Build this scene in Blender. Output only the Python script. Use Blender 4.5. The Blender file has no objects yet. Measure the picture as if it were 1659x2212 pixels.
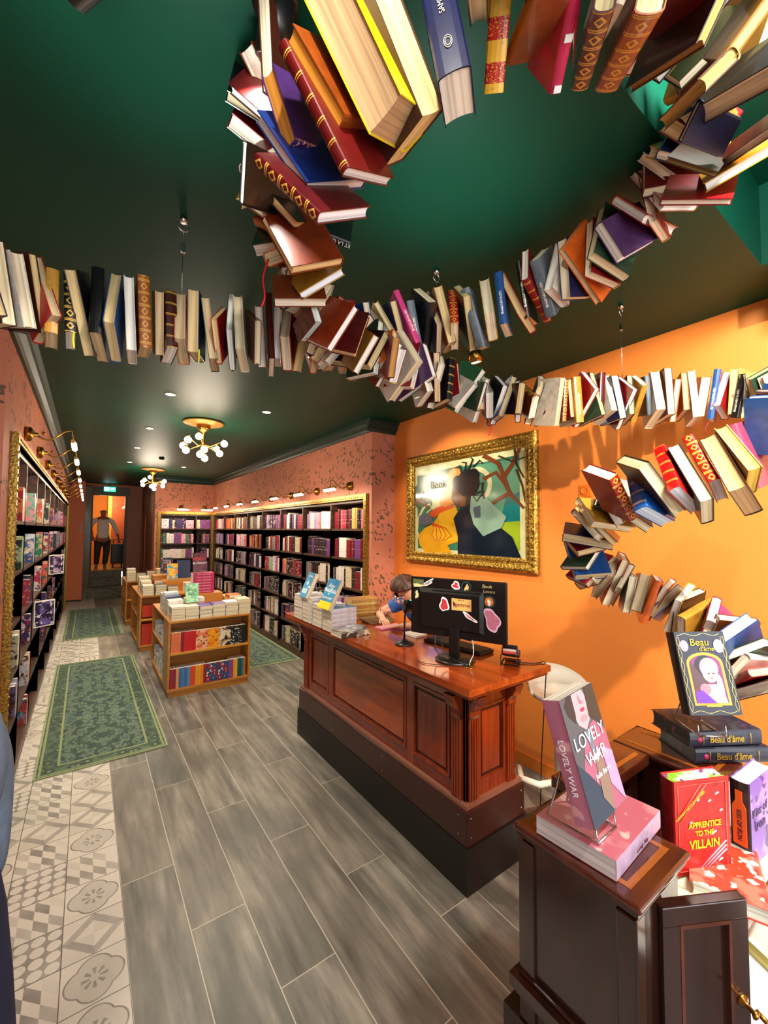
import bpy, bmesh, math, random
from mathutils import Vector, Matrix, Quaternion, Euler
R_=math.radians; PI=math.pi
SC=bpy.context.scene; COL=SC.collection
# ---------------- camera ----------------
CAM=Vector((0,0,1.75)); F=900.; CX,CY=829.5,1106.
RC=Matrix.Rotation(R_(-35.4),3,'Z')@Matrix.Rotation(PI/2+R_(2.5),3,'X')@Matrix.Rotation(R_(.3),3,'Z')
cd=bpy.data.cameras.new('camera'); cam=bpy.data.objects.new('camera',cd); COL.objects.link(cam)
cam.matrix_world=Matrix.Translation(CAM)@RC.to_4x4()
cd.sensor_fit='VERTICAL'; cd.sensor_height=36; cd.lens=F/2212*36; cd.clip_start=.02; cd.clip_end=60
SC.camera=cam
# ---------------- colour, world, lights ----------------
SC.view_settings.view_transform='Standard'; SC.view_settings.look='None'; SC.view_settings.gamma=1
SC.view_settings.exposure=0.6; SC.view_settings.use_curve_mapping=False
W=bpy.data.worlds.new('world'); SC.world=W; W.use_nodes=True
W.node_tree.nodes['Background'].inputs[0].default_value=(1,.97,.93,1); W.node_tree.nodes['Background'].inputs[1].default_value=1.1
def light(name,kind,loc,energy,color=(1,.82,.6),aim=None,size=.1,angle=60,blend=.5,sy=None):
    l=bpy.data.lights.new(name,kind); l.energy=energy; l.color=color
    if kind=='AREA':
        l.size=size
        if sy: l.shape='RECTANGLE'; l.size_y=sy
    elif kind=='SPOT': l.spot_size=R_(angle); l.spot_blend=blend; l.shadow_soft_size=size
    else: l.shadow_soft_size=size
    o=bpy.data.objects.new(name,l); COL.objects.link(o); o.location=loc
    if aim is not None: o.rotation_mode='QUATERNION'; o.rotation_quaternion=(Vector(aim)-Vector(loc)).to_track_quat('-Z','Y')
    return o
light('assumed_window_daylight','AREA',(.5,-1.75,1.7),34,(.93,.97,1),(.6,2,1.3),2.6,sy=2.2)  # stands for an assumed, unseen shop window behind the camera
WARM=(1,.84,.64); NEUT=(1,.93,.82)
# aimed spots of the ceiling track near the camera (their housings are built with the ceiling)
SPOTS=[((.55,-.35,2.82),(1.5,1.0,1.1),55,NEUT,70),((.1,.2,2.82),(.55,.75,2.5),22,NEUT,80),
 ((1.5,-.3,2.82),(1.45,.45,1.0),40,NEUT,56),((.9,-.45,2.82),(2.72,1.0,1.5),230,WARM,70),
 ((1.75,2.45,2.86),(2.72,2.7,1.7),36,WARM,85),((.7,2.5,2.86),(1.7,2.4,.9),60,WARM,80),((.30,.84,2.86),(.5,2.7,0),75,NEUT,95)]  # last spot is added only to brighten the plank floor
# ---------------- helpers ----------------
def hx(h):
    h=h.lstrip('#'); v=[int(h[i:i+2],16)/255 for i in (0,2,4)]
    return tuple(c/12.92 if c<=.04045 else ((c+.055)/1.055)**2.4 for c in v)+(1,)
def ray(x,y): return RC@Vector(((x-CX)/F,-(y-CY)/F,-1.))
def PH(x,y,h): d=ray(x,y); return CAM+d*((h-1.75)/d.z)
def PX(x,y,X): d=ray(x,y); return CAM+d*(X/d.x)
def PY(x,y,Y): d=ray(x,y); return CAM+d*(Y/d.y)
def PD(x,y,z): return CAM+ray(x,y)*z
class G:   # small node-graph helper
    def __init__(s,m):
        m.use_nodes=True; s.nt=m.node_tree; s.n=s.nt.nodes; s.b=s.n['Principled BSDF']
    def node(s,t,**k):
        n=s.n.new(t)
        for a,v in k.items(): setattr(n,a,v)
        return n
    def put(s,sock,v):
        if hasattr(v,'is_output') or isinstance(v,bpy.types.NodeSocket): s.nt.links.new(v,sock)
        elif v is not None: sock.default_value=v
    def m(s,op,a,b=None,c=None):
        n=s.node('ShaderNodeMath',operation=op); s.put(n.inputs[0],a)
        if b is not None: s.put(n.inputs[1],b)
        if c is not None: s.put(n.inputs[2],c)
        return n.outputs[0]
    def xyz(s,kind='Object'):
        t=s.node('ShaderNodeTexCoord'); x=s.node('ShaderNodeSeparateXYZ'); s.nt.links.new(t.outputs[kind],x.inputs[0]); return t.outputs[kind],x.outputs[0],x.outputs[1],x.outputs[2]
    def comb(s,x,y,z=0.):
        n=s.node('ShaderNodeCombineXYZ'); s.put(n.inputs[0],x); s.put(n.inputs[1],y); s.put(n.inputs[2],z); return n.outputs[0]
    def noise(s,vec,scale,detail=3,out=0,rough=.5):
        n=s.node('ShaderNodeTexNoise'); s.put(n.inputs['Vector'],vec); n.inputs['Scale'].default_value=scale; n.inputs['Detail'].default_value=detail; n.inputs['Roughness'].default_value=rough; return n.outputs[out]
    def mix(s,f,a,b):
        n=s.node('ShaderNodeMix',data_type='RGBA'); s.put(n.inputs[0],f); s.put(n.inputs[6],a); s.put(n.inputs[7],b); return n.outputs[2]
    def gt(s,a,t): return s.m('GREATER_THAN',a,t)
    def ramp(s,f,stops,interp='LINEAR'):
        n=s.node('ShaderNodeValToRGB'); s.put(n.inputs[0],f); e=n.color_ramp; e.interpolation=interp
        while len(e.elements)<len(stops): e.elements.new(.5)
        for q,(p,c) in zip(e.elements,stops): q.position=p; q.color=c
        return n.outputs[0]
    def wn(s,vec):
        n=s.node('ShaderNodeTexWhiteNoise'); s.put(n.inputs['Vector'],vec); return n.outputs[0]
    def bump(s,h,st=.3,d=.002):
        n=s.node('ShaderNodeBump'); n.inputs['Strength'].default_value=st; n.inputs['Distance'].default_value=d; s.put(n.inputs['Height'],h); s.put(s.b.inputs['Normal'],n.outputs[0])
    def col(s,c): s.put(s.b.inputs['Base Color'],c)
MC={}
def mat(name,c,rough=.5,metal=0,emit=None,es=0,noise=0,spec=None,coat=0):
    if name in MC: return MC[name]
    m=bpy.data.materials.new(name); g=G(m); b=g.b; c=hx(c) if isinstance(c,str) else c
    b.inputs['Base Color'].default_value=c; b.inputs['Roughness'].default_value=rough; b.inputs['Metallic'].default_value=metal
    if spec is not None: b.inputs['Specular IOR Level'].default_value=spec
    if coat: b.inputs['Coat Weight'].default_value=coat; b.inputs['Coat Roughness'].default_value=.1
    if emit: b.inputs['Emission Color'].default_value=hx(emit); b.inputs['Emission Strength'].default_value=es
    if noise:
        v=g.xyz()[0]; n=g.noise(v,noise,4); g.col(g.mix(g.ramp(n,[(.3,(0,0,0,1)),(.7,(1,1,1,1))]),tuple(q*.72 for q in c[:3])+(1,),c))
    m.diffuse_color=c; MC[name]=m; return m
class MB:  # mesh builder with material slots
    def __init__(s): s.bm=bmesh.new(); s.mats=[]
    def mi(s,m):
        if m not in s.mats: s.mats.append(m)
        return s.mats.index(m)
    def box(s,x0,x1,y0,y1,z0,z1,m,M=None):
        v=[s.bm.verts.new((x,y,z)) for x in (x0,x1) for y in (y0,y1) for z in (z0,z1)]
        if M is not None:
            for q in v: q.co=M@q.co
        i=s.mi(m)
        for f in ((0,1,3,2),(4,6,7,5),(0,4,5,1),(2,3,7,6),(0,2,6,4),(1,5,7,3)):
            s.bm.faces.new([v[k] for k in f]).material_index=i
        return s
    def bbox(s,x0,x1,y0,y1,z0,z1,m,r=.004,M=None):   # bevelled box
        n0=len(s.bm.verts); s.bm.verts.ensure_lookup_table(); s.box(x0,x1,y0,y1,z0,z1,m,M); s.bm.verts.ensure_lookup_table()
        vs=s.bm.verts[n0:]; es={e for v in vs for e in v.link_edges}
        bmesh.ops.bevel(s.bm,geom=list(es),offset=r,segments=2,affect='EDGES',profile=.6); return s
    def poly(s,pts,m):
        s.bm.faces.new([s.bm.verts.new(p) for p in pts]).material_index=s.mi(m); return s
    def prism(s,pts,vec,m):   # polygon extruded by vec
        vec=Vector(vec); a=[s.bm.verts.new(p) for p in pts]; b=[s.bm.verts.new(Vector(p)+vec) for p in pts]; i=s.mi(m); n=len(pts)
        s.bm.faces.new(a).material_index=i; s.bm.faces.new(b[::-1]).material_index=i
        for k in range(n): s.bm.faces.new([a[k],a[(k+1)%n],b[(k+1)%n],b[k]]).material_index=i
        return s
    def tube(s,pts,r,m,n=8,closed=False,cap=True):
        pts=[Vector(p) for p in pts]; rs=r if isinstance(r,(list,tuple)) else [r]*len(pts); rings=[]; i=s.mi(m); N=len(pts); u=None
        for k,p in enumerate(pts):
            a=pts[(k-1)%N] if closed or k>0 else p; b=pts[(k+1)%N] if closed or k<N-1 else p
            t=(b-a).normalized() if (b-a).length>1e-9 else Vector((0,0,1))
            if u is None: u=t.orthogonal().normalized()
            u=(u-t*u.dot(t)); u=u.normalized() if u.length>1e-6 else t.orthogonal().normalized(); w=t.cross(u)
            rings.append([s.bm.verts.new(p+(u*math.cos(2*PI*j/n)+w*math.sin(2*PI*j/n))*rs[k]) for j in range(n)])
        for k in range(N if closed else N-1):
            A,B=rings[k],rings[(k+1)%N]
            for j in range(n):
                f=s.bm.faces.new([A[j],A[(j+1)%n],B[(j+1)%n],B[j]]); f.material_index=i; f.smooth=True
        if cap and not closed: s.bm.faces.new(rings[0][::-1]).material_index=i; s.bm.faces.new(rings[-1]).material_index=i
        return s
    def lathe(s,prof,m,c=(0,0,0),n=24,M=None):
        rings=[]; i=s.mi(m); c=Vector(c)
        for r,z in prof:
            rings.append([s.bm.verts.new(((M@Vector((r*math.cos(2*PI*j/n),r*math.sin(2*PI*j/n),z))) if M is not None else Vector((r*math.cos(2*PI*j/n),r*math.sin(2*PI*j/n),z)))+c) for j in range(n)])
        for A,B in zip(rings,rings[1:]):
            for j in range(n):
                f=s.bm.faces.new([A[j],A[(j+1)%n],B[(j+1)%n],B[j]]); f.material_index=i; f.smooth=True
        for Rg in (rings[0],rings[-1]):
            try: s.bm.faces.new(Rg).material_index=i
            except Exception: pass
        return s
    def sphere(s,c,r,m,sc=(1,1,1),seg=16):
        M=Matrix.Translation(c)@Matrix.Diagonal((r*sc[0],r*sc[1],r*sc[2],1))
        q=bmesh.ops.create_uvsphere(s.bm,u_segments=seg,v_segments=max(6,seg//2),radius=1,matrix=M); i=s.mi(m)
        for v in q['verts']:
            for f in v.link_faces: f.material_index=i; f.smooth=True
        return s
    def build(s,name,parent=None,loc=None,**kw):
        bmesh.ops.remove_doubles(s.bm,verts=s.bm.verts,dist=1e-6) if kw.pop('weld',False) else None
        bmesh.ops.recalc_face_normals(s.bm,faces=s.bm.faces)
        me=bpy.data.meshes.new(name)
        if loc is not None:
            for v in s.bm.verts: v.co-=Vector(loc)
        s.bm.to_mesh(me); s.bm.free()
        for m in s.mats: me.materials.append(m)
        o=bpy.data.objects.new(name,me); COL.objects.link(o)
        if loc is not None: o.location=loc
        if parent is not None:
            o.parent=parent
            if parent.name in WSET: o.matrix_parent_inverse=parent_inv(parent)
        return o
WSET=set()
def parent_inv(p):
    M=p.matrix_basis
    return M.inverted()
def tag(o,label=None,cat=None,group=None,kind=None):
    if label: o['label']=label
    if cat: o['category']=cat
    if group: o['group']=group
    if kind: o['kind']=kind
    return o
def thing(name,label,cat,loc=(0,0,0),group=None,rz=0,world=False):
    # world=True: children are written in world coordinates
    o=bpy.data.objects.new(name,None); o.empty_display_size=.05; COL.objects.link(o); o.location=loc; o.rotation_euler=(0,0,rz)
    if world: WSET.add(o.name)
    return tag(o,label,cat,group)
def struct(o): o['kind']='structure'; return o
def text(s,name,size,m,parent,M,ext=.0004,align='CENTER',sx=1,bold=0):
    cu=bpy.data.curves.new(name,'FONT'); cu.body=s; cu.size=size; cu.extrude=ext; cu.align_x=align; cu.align_y='CENTER'; cu.offset=bold
    o=bpy.data.objects.new(name,cu); me=bpy.data.meshes.new_from_object(o); bpy.data.objects.remove(o)
    me.materials.append(m); me.transform(M@Matrix.Diagonal((sx,1,1,1)))
    o=bpy.data.objects.new(name,me); COL.objects.link(o); o.parent=parent
    if parent is not None and parent.name in WSET: o.matrix_parent_inverse=parent_inv(parent)
    return o
ORD='first second third fourth fifth sixth seventh eighth ninth tenth eleventh twelfth thirteenth fourteenth fifteenth sixteenth seventeenth eighteenth nineteenth twentieth'.split()
def nth(i):
    if i<20: return ORD[i]
    t={20:'twenty',30:'thirty',40:'forty',50:'fifty',60:'sixty',70:'seventy'}
    n=i+1
    if n%10==0: return {20:'twentieth',30:'thirtieth',40:'fortieth',50:'fiftieth',60:'sixtieth',70:'seventieth'}[n]
    return t[n//10*10]+'-'+ORD[n%10-1]
def look(zdir,up=(0,0,1)):   # rotation whose +Z is zdir and whose +Y is close to up
    z=Vector(zdir).normalized(); u=Vector(up); x=u.cross(z).normalized(); y=z.cross(x); return Matrix((x,y,z)).transposed()
def M4(R3,loc): return Matrix.Translation(loc)@R3.to_4x4()
# ---------------- materials of the place ----------------
def m_planks():
    m=bpy.data.materials.new('wood_look_tile'); g=G(m); v,x,y,z=g.xyz()
    row=g.m('FLOOR',g.m('DIVIDE',g.m('SUBTRACT',x,.185),.2345)); fx=g.m('FRACT',g.m('DIVIDE',g.m('SUBTRACT',x,.185),.2345))
    off=g.m('MULTIPLY',g.m('MODULO',g.m('MULTIPLY',row,.37),1.),1.2); ys=g.m('DIVIDE',g.m('ADD',y,g.m('ADD',off,20.33)),1.2)
    fy=g.m('FRACT',ys); idx=g.m('FLOOR',ys)
    gx=g.m('LESS_THAN',g.m('MINIMUM',fx,g.m('SUBTRACT',1.,fx)),.0085); gy=g.m('LESS_THAN',g.m('MINIMUM',fy,g.m('SUBTRACT',1.,fy)),.0017); gr=g.m('MAXIMUM',gx,gy)
    r=g.wn(g.comb(row,idx,3.)); shift=g.m('MULTIPLY',r,17.)
    gv=g.comb(g.m('MULTIPLY',x,9.),g.m('ADD',g.m('MULTIPLY',y,1.1),shift),shift); n1=g.noise(gv,1.6,5,rough=.6)
    cv=g.comb(g.m('MULTIPLY',x,3.),g.m('ADD',g.m('MULTIPLY',y,1.4),shift),shift); n2=g.noise(cv,1.5,3)
    sp=g.gt(g.noise(v,150,1),.77)
    c=g.ramp(n1,[(.28,hx('3C3B38')),(.45,hx('6C6A64')),(.6,hx('8E8A80')),(.75,hx('AAA598'))])
    c=g.mix(g.ramp(n2,[(.4,(0,0,0,1)),(.68,(.75,.75,.75,1))]),c,hx('4A4E4A')); c=g.mix(g.m('MULTIPLY',r,.3),c,hx('78695A'))
    c=g.mix(g.m('MULTIPLY',sp,.35),c,hx('D8D0C0')); c=g.mix(gr,c,hx('B9B1A0')); g.col(c)
    g.b.inputs['Roughness'].default_value=.38; g.bump(g.m('SUBTRACT',n1,gr),.25,.002); return m
def m_tiles():
    m=bpy.data.materials.new('patterned_cement_tile'); g=G(m); v,x,y,z=g.xyz(); S=.2205
    u=g.m('DIVIDE',g.m('SUBTRACT',x,.185),S); w=g.m('DIVIDE',g.m('ADD',y,.055),S)
    iu=g.m('FLOOR',u); iw=g.m('FLOOR',w); a=g.m('SUBTRACT',g.m('FRACT',u),.5); b=g.m('SUBTRACT',g.m('FRACT',w),.5)
    k=g.wn(g.comb(iu,iw,7.)); A=g.m('ABSOLUTE',a); B=g.m('ABSOLUTE',b)
    rr=g.m('SQRT',g.m('ADD',g.m('MULTIPLY',a,a),g.m('MULTIPLY',b,b))); th=g.m('ARCTAN2',b,a)
    # flower
    quat=g.m('ADD',.36,g.m('MULTIPLY',.085,g.m('ABSOLUTE',g.m('COSINE',g.m('MULTIPLY',th,2.)))))
    ring=g.m('LESS_THAN',g.m('ABSOLUTE',g.m('SUBTRACT',rr,quat)),.014)
    pet=g.m('MULTIPLY',g.m('MULTIPLY',g.gt(rr,.07),g.m('LESS_THAN',rr,.2)),g.gt(g.m('COSINE',g.m('MULTIPLY',th,8.)),.15))
    fl=g.m('MAXIMUM',g.m('MULTIPLY',ring,.9),g.m('MAXIMUM',g.m('MULTIPLY',pet,.8),g.m('MULTIPLY',g.m('LESS_THAN',rr,g.m('SUBTRACT',quat,.01)),.28)))
    # circles
    cu=g.m('SUBTRACT',g.m('FRACT',g.m('MULTIPLY',a,4.)),.5); cw=g.m('SUBTRACT',g.m('FRACT',g.m('MULTIPLY',b,4.)),.5)
    ci=g.gt(g.m('SQRT',g.m('ADD',g.m('MULTIPLY',cu,cu),g.m('MULTIPLY',cw,cw))),.44); ci=g.m('MULTIPLY',ci,.75)
    # triangles
    d1=g.m('FLOOR',g.m('MULTIPLY',g.m('ADD',a,b),4.)); d2=g.m('FLOOR',g.m('MULTIPLY',a,4.)); tr=g.m('MULTIPLY',g.m('MODULO',g.m('ABSOLUTE',g.m('ADD',d1,d2)),2.),g.m('MULTIPLY',g.wn(g.comb(d1,d2,iu)),.9))
    # diamond bands
    dd=g.m('ADD',A,B); di=g.m('MULTIPLY',g.m('MULTIPLY',g.gt(dd,.32),g.m('LESS_THAN',dd,.52)),.55); di=g.m('ADD',di,g.m('MULTIPLY',g.gt(g.m('MULTIPLY',a,b),0.),.14))
    def sel(lo,hi,val): return g.m('MULTIPLY',g.m('MULTIPLY',g.gt(k,lo),g.m('LESS_THAN',k,hi)),val)
    p=g.m('ADD',g.m('ADD',sel(-1.,.2,fl),sel(.2,.42,ci)),g.m('ADD',sel(.42,.72,tr),sel(.72,2.,di)))
    n=g.noise(v,9,4); p=g.m('MULTIPLY',p,g.m('ADD',.45,g.m('MULTIPLY',n,.9)))
    base=g.mix(g.noise(v,4,3),hx('E2DCD0'),hx('BDB6AA')); c=g.mix(p,base,hx('5A5450'))
    gr=g.gt(g.m('MAXIMUM',A,B),.492); c=g.mix(gr,c,hx('4A4038')); g.col(c); g.b.inputs['Roughness'].default_value=.45; return m
def m_wallpaper(name,base,scale=1.,dark='3A3020'):
    m=bpy.data.materials.new(name); g=G(m); v,x,y,z=g.xyz(); h=g.m('ADD',x,y)
    def layer(ang,s,seed,asp):
        c,sn=math.cos(ang),math.sin(ang)
        p=g.m('ADD',g.m('MULTIPLY',h,c*s),g.m('MULTIPLY',z,sn*s)); q=g.m('ADD',g.m('MULTIPLY',h,-sn*s/asp),g.m('MULTIPLY',z,c*s/asp))
        vo=g.node('ShaderNodeTexVoronoi'); vo.voronoi_dimensions='3D'; g.put(vo.inputs['Vector'],g.comb(p,q,seed)); vo.inputs['Scale'].default_value=1; vo.inputs['Randomness'].default_value=.9
        return g.m('LESS_THAN',vo.outputs['Distance'],.24)
    cl=g.gt(g.noise(g.comb(h,z,1.),5.5*scale,2),.49)
    L=g.m('MAXIMUM',layer(.9,21*scale,1.3,2.4),g.m('MAXIMUM',layer(.35,24*scale,4.7,2.5),layer(1.45,28*scale,9.1,2.4)))
    L=g.m('MULTIPLY',L,cl)
    st=g.m('MULTIPLY',g.m('LESS_THAN',g.m('ABSOLUTE',g.m('SUBTRACT',g.noise(g.comb(h,g.m('MULTIPLY',z,.5),2.),3*scale,1),.5)),.003),.6)
    tint=g.mix(g.noise(g.comb(h,z,5.),14,2),hx(dark),hx('4E5A48'))
    c=g.mix(g.m('MULTIPLY',g.m('MAXIMUM',L,g.m('MULTIPLY',st,.6)),.85),hx(base),tint)
    c=g.mix(g.m('MULTIPLY',g.noise(v,60,3),.18),c,hx('8A4A34')); g.col(c); g.b.inputs['Roughness'].default_value=.75; return m
def m_rug():
    m=bpy.data.materials.new('rug_weave'); g=G(m); v,x,y,z=g.xyz('Generated'); X,Y=x,y
    a=g.m('ABSOLUTE',g.m('SUBTRACT',X,.5)); b=g.m('ABSOLUTE',g.m('SUBTRACT',Y,.5))
    ea=g.m('MULTIPLY',g.m('SUBTRACT',.5,a),.84); eb=g.m('MULTIPLY',g.m('SUBTRACT',.5,b),3.0); e=g.m('MINIMUM',ea,eb)
    by=g.m('ABSOLUTE',g.m('SUBTRACT',g.m('MODULO',g.m('MULTIPLY',Y,3.),1.),.5))
    sv=g.comb(g.m('MULTIPLY',a,.84*2.6),g.m('MULTIPLY',by,1.7),0.)
    n=g.noise(sv,5.5,4,rough=.62); f=g.ramp(n,[(.3,hx('1F3A3A')),(.42,hx('2C4A3C')),(.5,hx('667F62')),(.56,hx('35555A')),(.66,hx('4C6650')),(.75,hx('8E9C78'))],'CONSTANT')
    wv=g.node('ShaderNodeTexVoronoi'); g.put(wv.inputs['Vector'],g.comb(g.m('MULTIPLY',a,9.),g.m('MULTIPLY',Y,26.),0.)); wv.inputs['Scale'].default_value=1.6
    bd=g.ramp(wv.outputs['Distance'],[(.0,hx('768A64')),(.22,hx('2B4434')),(.5,hx('3C5A45')),(.7,hx('566E50'))],'CONSTANT')
    c=g.mix(g.m('LESS_THAN',e,.135),f,bd)
    for d in (.135,.03): c=g.mix(g.m('LESS_THAN',g.m('ABSOLUTE',g.m('SUBTRACT',e,d)),.008),c,hx('8E9E68'))
    c=g.mix(g.m('LESS_THAN',e,.012),c,hx('A2AE7C')); c=g.mix(g.m('MULTIPLY',g.noise(v,90,2),.35),c,hx('14241E')); g.col(c); g.b.inputs['Roughness'].default_value=.9; g.b.inputs['Sheen Weight'].default_value=.2
    return m
def m_wood(name,c1,c2,rough=.3,axis='z',sc=1,coat=.3):
    m=bpy.data.materials.new(name); g=G(m); v,x,y,z=g.xyz(); k=[x,y,z]; i='xyz'.index(axis)
    k=[g.m('MULTIPLY',q,(1.3 if j==i else 11.)*sc) for j,q in enumerate(k)]; n=g.noise(g.comb(*k),1.4,5,rough=.6)
    g.col(g.ramp(n,[(.3,hx(c1)),(.7,hx(c2))])); g.b.inputs['Roughness'].default_value=rough; g.b.inputs['Coat Weight'].default_value=coat; g.b.inputs['Coat Roughness'].default_value=.12; MC[name]=m; return m
def m_gold(name='gilt_plaster',c1='4A3410',c2='BE963C',sc=60,bs=.9):
    m=bpy.data.materials.new(name); g=G(m); v,x,y,z=g.xyz(); n=g.noise(v,sc,3); w=g.node('ShaderNodeTexVoronoi'); g.put(w.inputs['Vector'],v); w.inputs['Scale'].default_value=sc*.8
    d=w.outputs['Distance']; g.col(g.mix(g.ramp(g.m('ADD',n,g.m('MULTIPLY',d,.4)),[(.4,(0,0,0,1)),(.85,(1,1,1,1))]),hx(c1),hx(c2)))
    g.b.inputs['Metallic'].default_value=.75; g.b.inputs['Roughness'].default_value=.35; g.bump(d,bs,.004); MC[name]=m; return m
M_FLOOR=m_planks(); M_TILE=m_tiles(); M_PINK=m_wallpaper('pink_leaf_wallpaper','CE8266'); M_RUG=m_rug()
M_ORANGE=mat('orange_paint','EE8A38',.55); M_TERRA=mat('terracotta_paint','B4603C',.65,noise=30); M_CEIL=mat('green_ceiling_paint','04402E',.46,spec=.2)
M_CORN=mat('dark_green_cornice','0C2E26',.4); M_GOLD=m_gold(); M_GOLDF=m_gold('gilt_moulding','5A4214','B48E3C',90,.3); M_WAL=m_wood('walnut_shelf','2A1710','5A3A26',.45,'y',coat=.1)
M_CHER=m_wood('cherry_wood','4A1206','8E3210',.16,'y',coat=.7); M_CHERV=m_wood('cherry_wood_upright','5A1605','9A3A12',.2,'z',coat=.6); M_CHERT=m_wood('cherry_top','7A2808','B4501A',.14,'y',coat=.8)
M_CHERD=mat('cherry_dark','35110B',.35,coat=.3); M_KICK=mat('kick_board_dark','15100E',.5); M_PINE=m_wood('pine_wood','A8661C','C98A34',.4,'x',coat=.2)
M_MAH=m_wood('mahogany','1A0A06','34150C',.2,'z',coat=.7); M_MAHT=m_wood('mahogany_top','3A140A','5E2612',.16,'x',coat=.8); M_INLAY=mat('satinwood_inlay','A85A14',.3,noise=160,coat=.5)
M_BRASS=mat('aged_brass','A87E3A',.28,1); M_BLACK=mat('black_plastic','0B0B0C',.35); M_BLACKM=mat('black_metal','151517',.4,.6); M_CHROME=mat('chrome','D8D8DA',.12,1)
M_WHITE=mat('white_plastic','EDE6D4',.4); M_TUBE=mat('lamp_glass_lit','FFF4E0',.3,emit='FFE6BE',es=14); M_BULB=mat('globe_glass_lit','FFF4E0',.3,emit='FFE8C8',es=11)
M_DOWN=mat('downlight_lens_lit','FFFFFF',.3,emit='FFF4DC',es=18); M_ACR=mat('clear_acrylic','E8F0F0',.08); M_STEEL=mat('wire_steel','B8BCC4',.22,1)
M_ACR.node_tree.nodes['Principled BSDF'].inputs['Transmission Weight'].default_value=.9

# ---------------- room ----------------
CH=2.91; XR=2.72; XS=2.42; YJ=3.63; XL=-.37; YL=2.9; YF=10.4; XC=1.2; YB=13.1
def sbox(name,args,m):
    b=MB()
    for a in args: b.box(*a[:6],a[6] if len(a)>6 else m)
    return struct(b.build(name))
sbox('floor',[(.185,2.9,-2,13.6,-.05,0,M_FLOOR),(-2.1,.185,-2,13.6,-.05,0,M_TILE)],None)
# ceiling with the recess near the camera
RX0,RX1,RY0,RY1=1.02,2.36,.02,.49
b=MB()
for a in ((-2.1,RX0,-2.,13.6),(RX1,2.95,-2.,13.6),(RX0,RX1,RY1,13.6),(RX0,RX1,-2.,RY0)): b.box(*a,CH,CH+.06,M_CEIL)
b.box(RX0-.04,RX1+.04,RY0-.04,RY1+.04,CH+.36,CH+.4,M_CEIL)
for a in ((RX0-.04,RX0,RY0-.04,RY1+.04),(RX1,RX1+.04,RY0-.04,RY1+.04),(RX0,RX1,RY0-.04,RY0),(RX0,RX1,RY1,RY1+.04)): b.box(*a,CH+.06,CH+.36,M_CEIL)
struct(b.build('ceiling'))
b=MB(); b.box(2.40,2.72,-.6,.47,2.80,2.91,M_CEIL); struct(b.build('trim_1'))
light('recess_fill','AREA',(1.25,.06,3.1),22,(.9,1,.98),(1.7,.49,3.05),.25,sy=.2)  # lamp added inside the closed recess to brighten its faces
# walls
b=MB(); b.box(XR,XR+.1,-2,YJ,0,CH,M_ORANGE); struct(b.build('wall_right'))
bb=MB(); bb.box(XR-.015,XR,-.9,YJ,0,.09,mat('orange_paint_gloss','E07A26',.3)); struct(bb.build('baseboard_right'))
SHT=2.14
sbox('wall_bookcase_side',[(XS,XR+.1,YJ,3.69,0,CH),(XS,XR+.1,3.69,YF+.4,SHT,CH),(XS+.36,XR+.1,3.69,YF+.4,0,SHT)],M_PINK)
sbox('wall_back_right',[(XC,1.25,YF,YF+.4,0,CH),(1.25,XS,YF,YF+.4,SHT-.01,CH),(1.25,XS+.05,YF+.36,YF+.46,0,SHT)],M_PINK)
sbox('wall_passage_right',[(XC,XC+.06,YF+.4,12.2,0,CH),(XC,XC+.06,12.2,12.75,2.1,CH),(XC,XC+.06,12.75,YB+.1,0,CH)],mat('plum_brown_paint','8A5244',.6))
t=MB(); t.box(XC-.02,XC+.01,12.13,12.2,0,2.15,M_TERRA); t.box(XC-.02,XC+.01,12.75,12.82,0,2.15,M_TERRA); t.box(XC-.02,XC+.01,12.13,12.82,2.1,2.17,M_TERRA); t.box(XC+.02,XC+.05,12.2,12.75,0,2.1,M_BLACK); struct(t.build('door_2'))
LT=2.31; LE=11.35
sbox('wall_left',[(XL-.4,XL,YL,3.14,0,CH),(XL-.4,XL,3.14,LE,LT,CH),(XL-.5,XL-.34,3.14,LE,0,LT),(XL-.4,XL,LE,12.5,0,CH),(-2.1,XL-.4,YL,3.0,0,CH),(-2.15,-2.05,-2,YL,0,CH)],M_PINK)
sbox('wall_back_left',[(XL-.2,-.07,12.5,YB,0.04,CH)],mat('terracotta_orange','D4744A',.6))
t=MB(); t.box(XL-.2,-.075,12.505,12.9,0,.04,M_BLACK); struct(t.build('baseboard_back'))
sbox('wall_back',[(-.07,.06,YB,YB+.12,0,CH),(.84,XC+.06,YB,YB+.12,0,CH),(.06,.84,YB,YB+.12,2.66,CH)],mat('rose_brown_paint','9A5A48',.6))
DK=mat('dark_door_casing','3A2A18',.5); DK2=m_wood('casing_olive_wood','4A3818','6A5226',.5,'z')
t=MB(); t.box(-.07,.06,YB-.08,YB+.1,0,2.86,DK2); t.box(.06,.1,YB-.04,YB+.5,.2,2.66,DK); t.box(.8,.86,YB-.03,YB+.1,0,2.72,DK); t.box(-.07,.9,YB-.06,YB+.1,2.62,2.84,DK); t.box(-.09,.94,YB-.08,YB,2.84,CH,M_TERRA); struct(t.build('door_1'))
# cornices
def cornice(name,pts):
    b=MB(); prof=[(0,0),(.02,0),(.03,.025),(.055,.05),(.06,.085),(.085,.1),(.085,.12),(0,.12)]
    for (x0,y0,x1,y1,nx,ny) in pts:
        a=[(x0+nx*d,y0+ny*d,CH-.12+h) for d,h in prof]; b.prism(a,(x1-x0,y1-y0,0),M_CORN)
    struct(b.build(name))
cornice('trim_2',[(XS,YJ-.01,XS,YF,-1,0),(XC,YF,XS,YF,0,-1),(XS-.08,YJ,XR,YJ,0,-1)])
cornice('trim_3',[(XL,YL-.08,XL,12.5,1,0),(-2.05,YL,XL+.08,YL,0,-1)])
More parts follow.
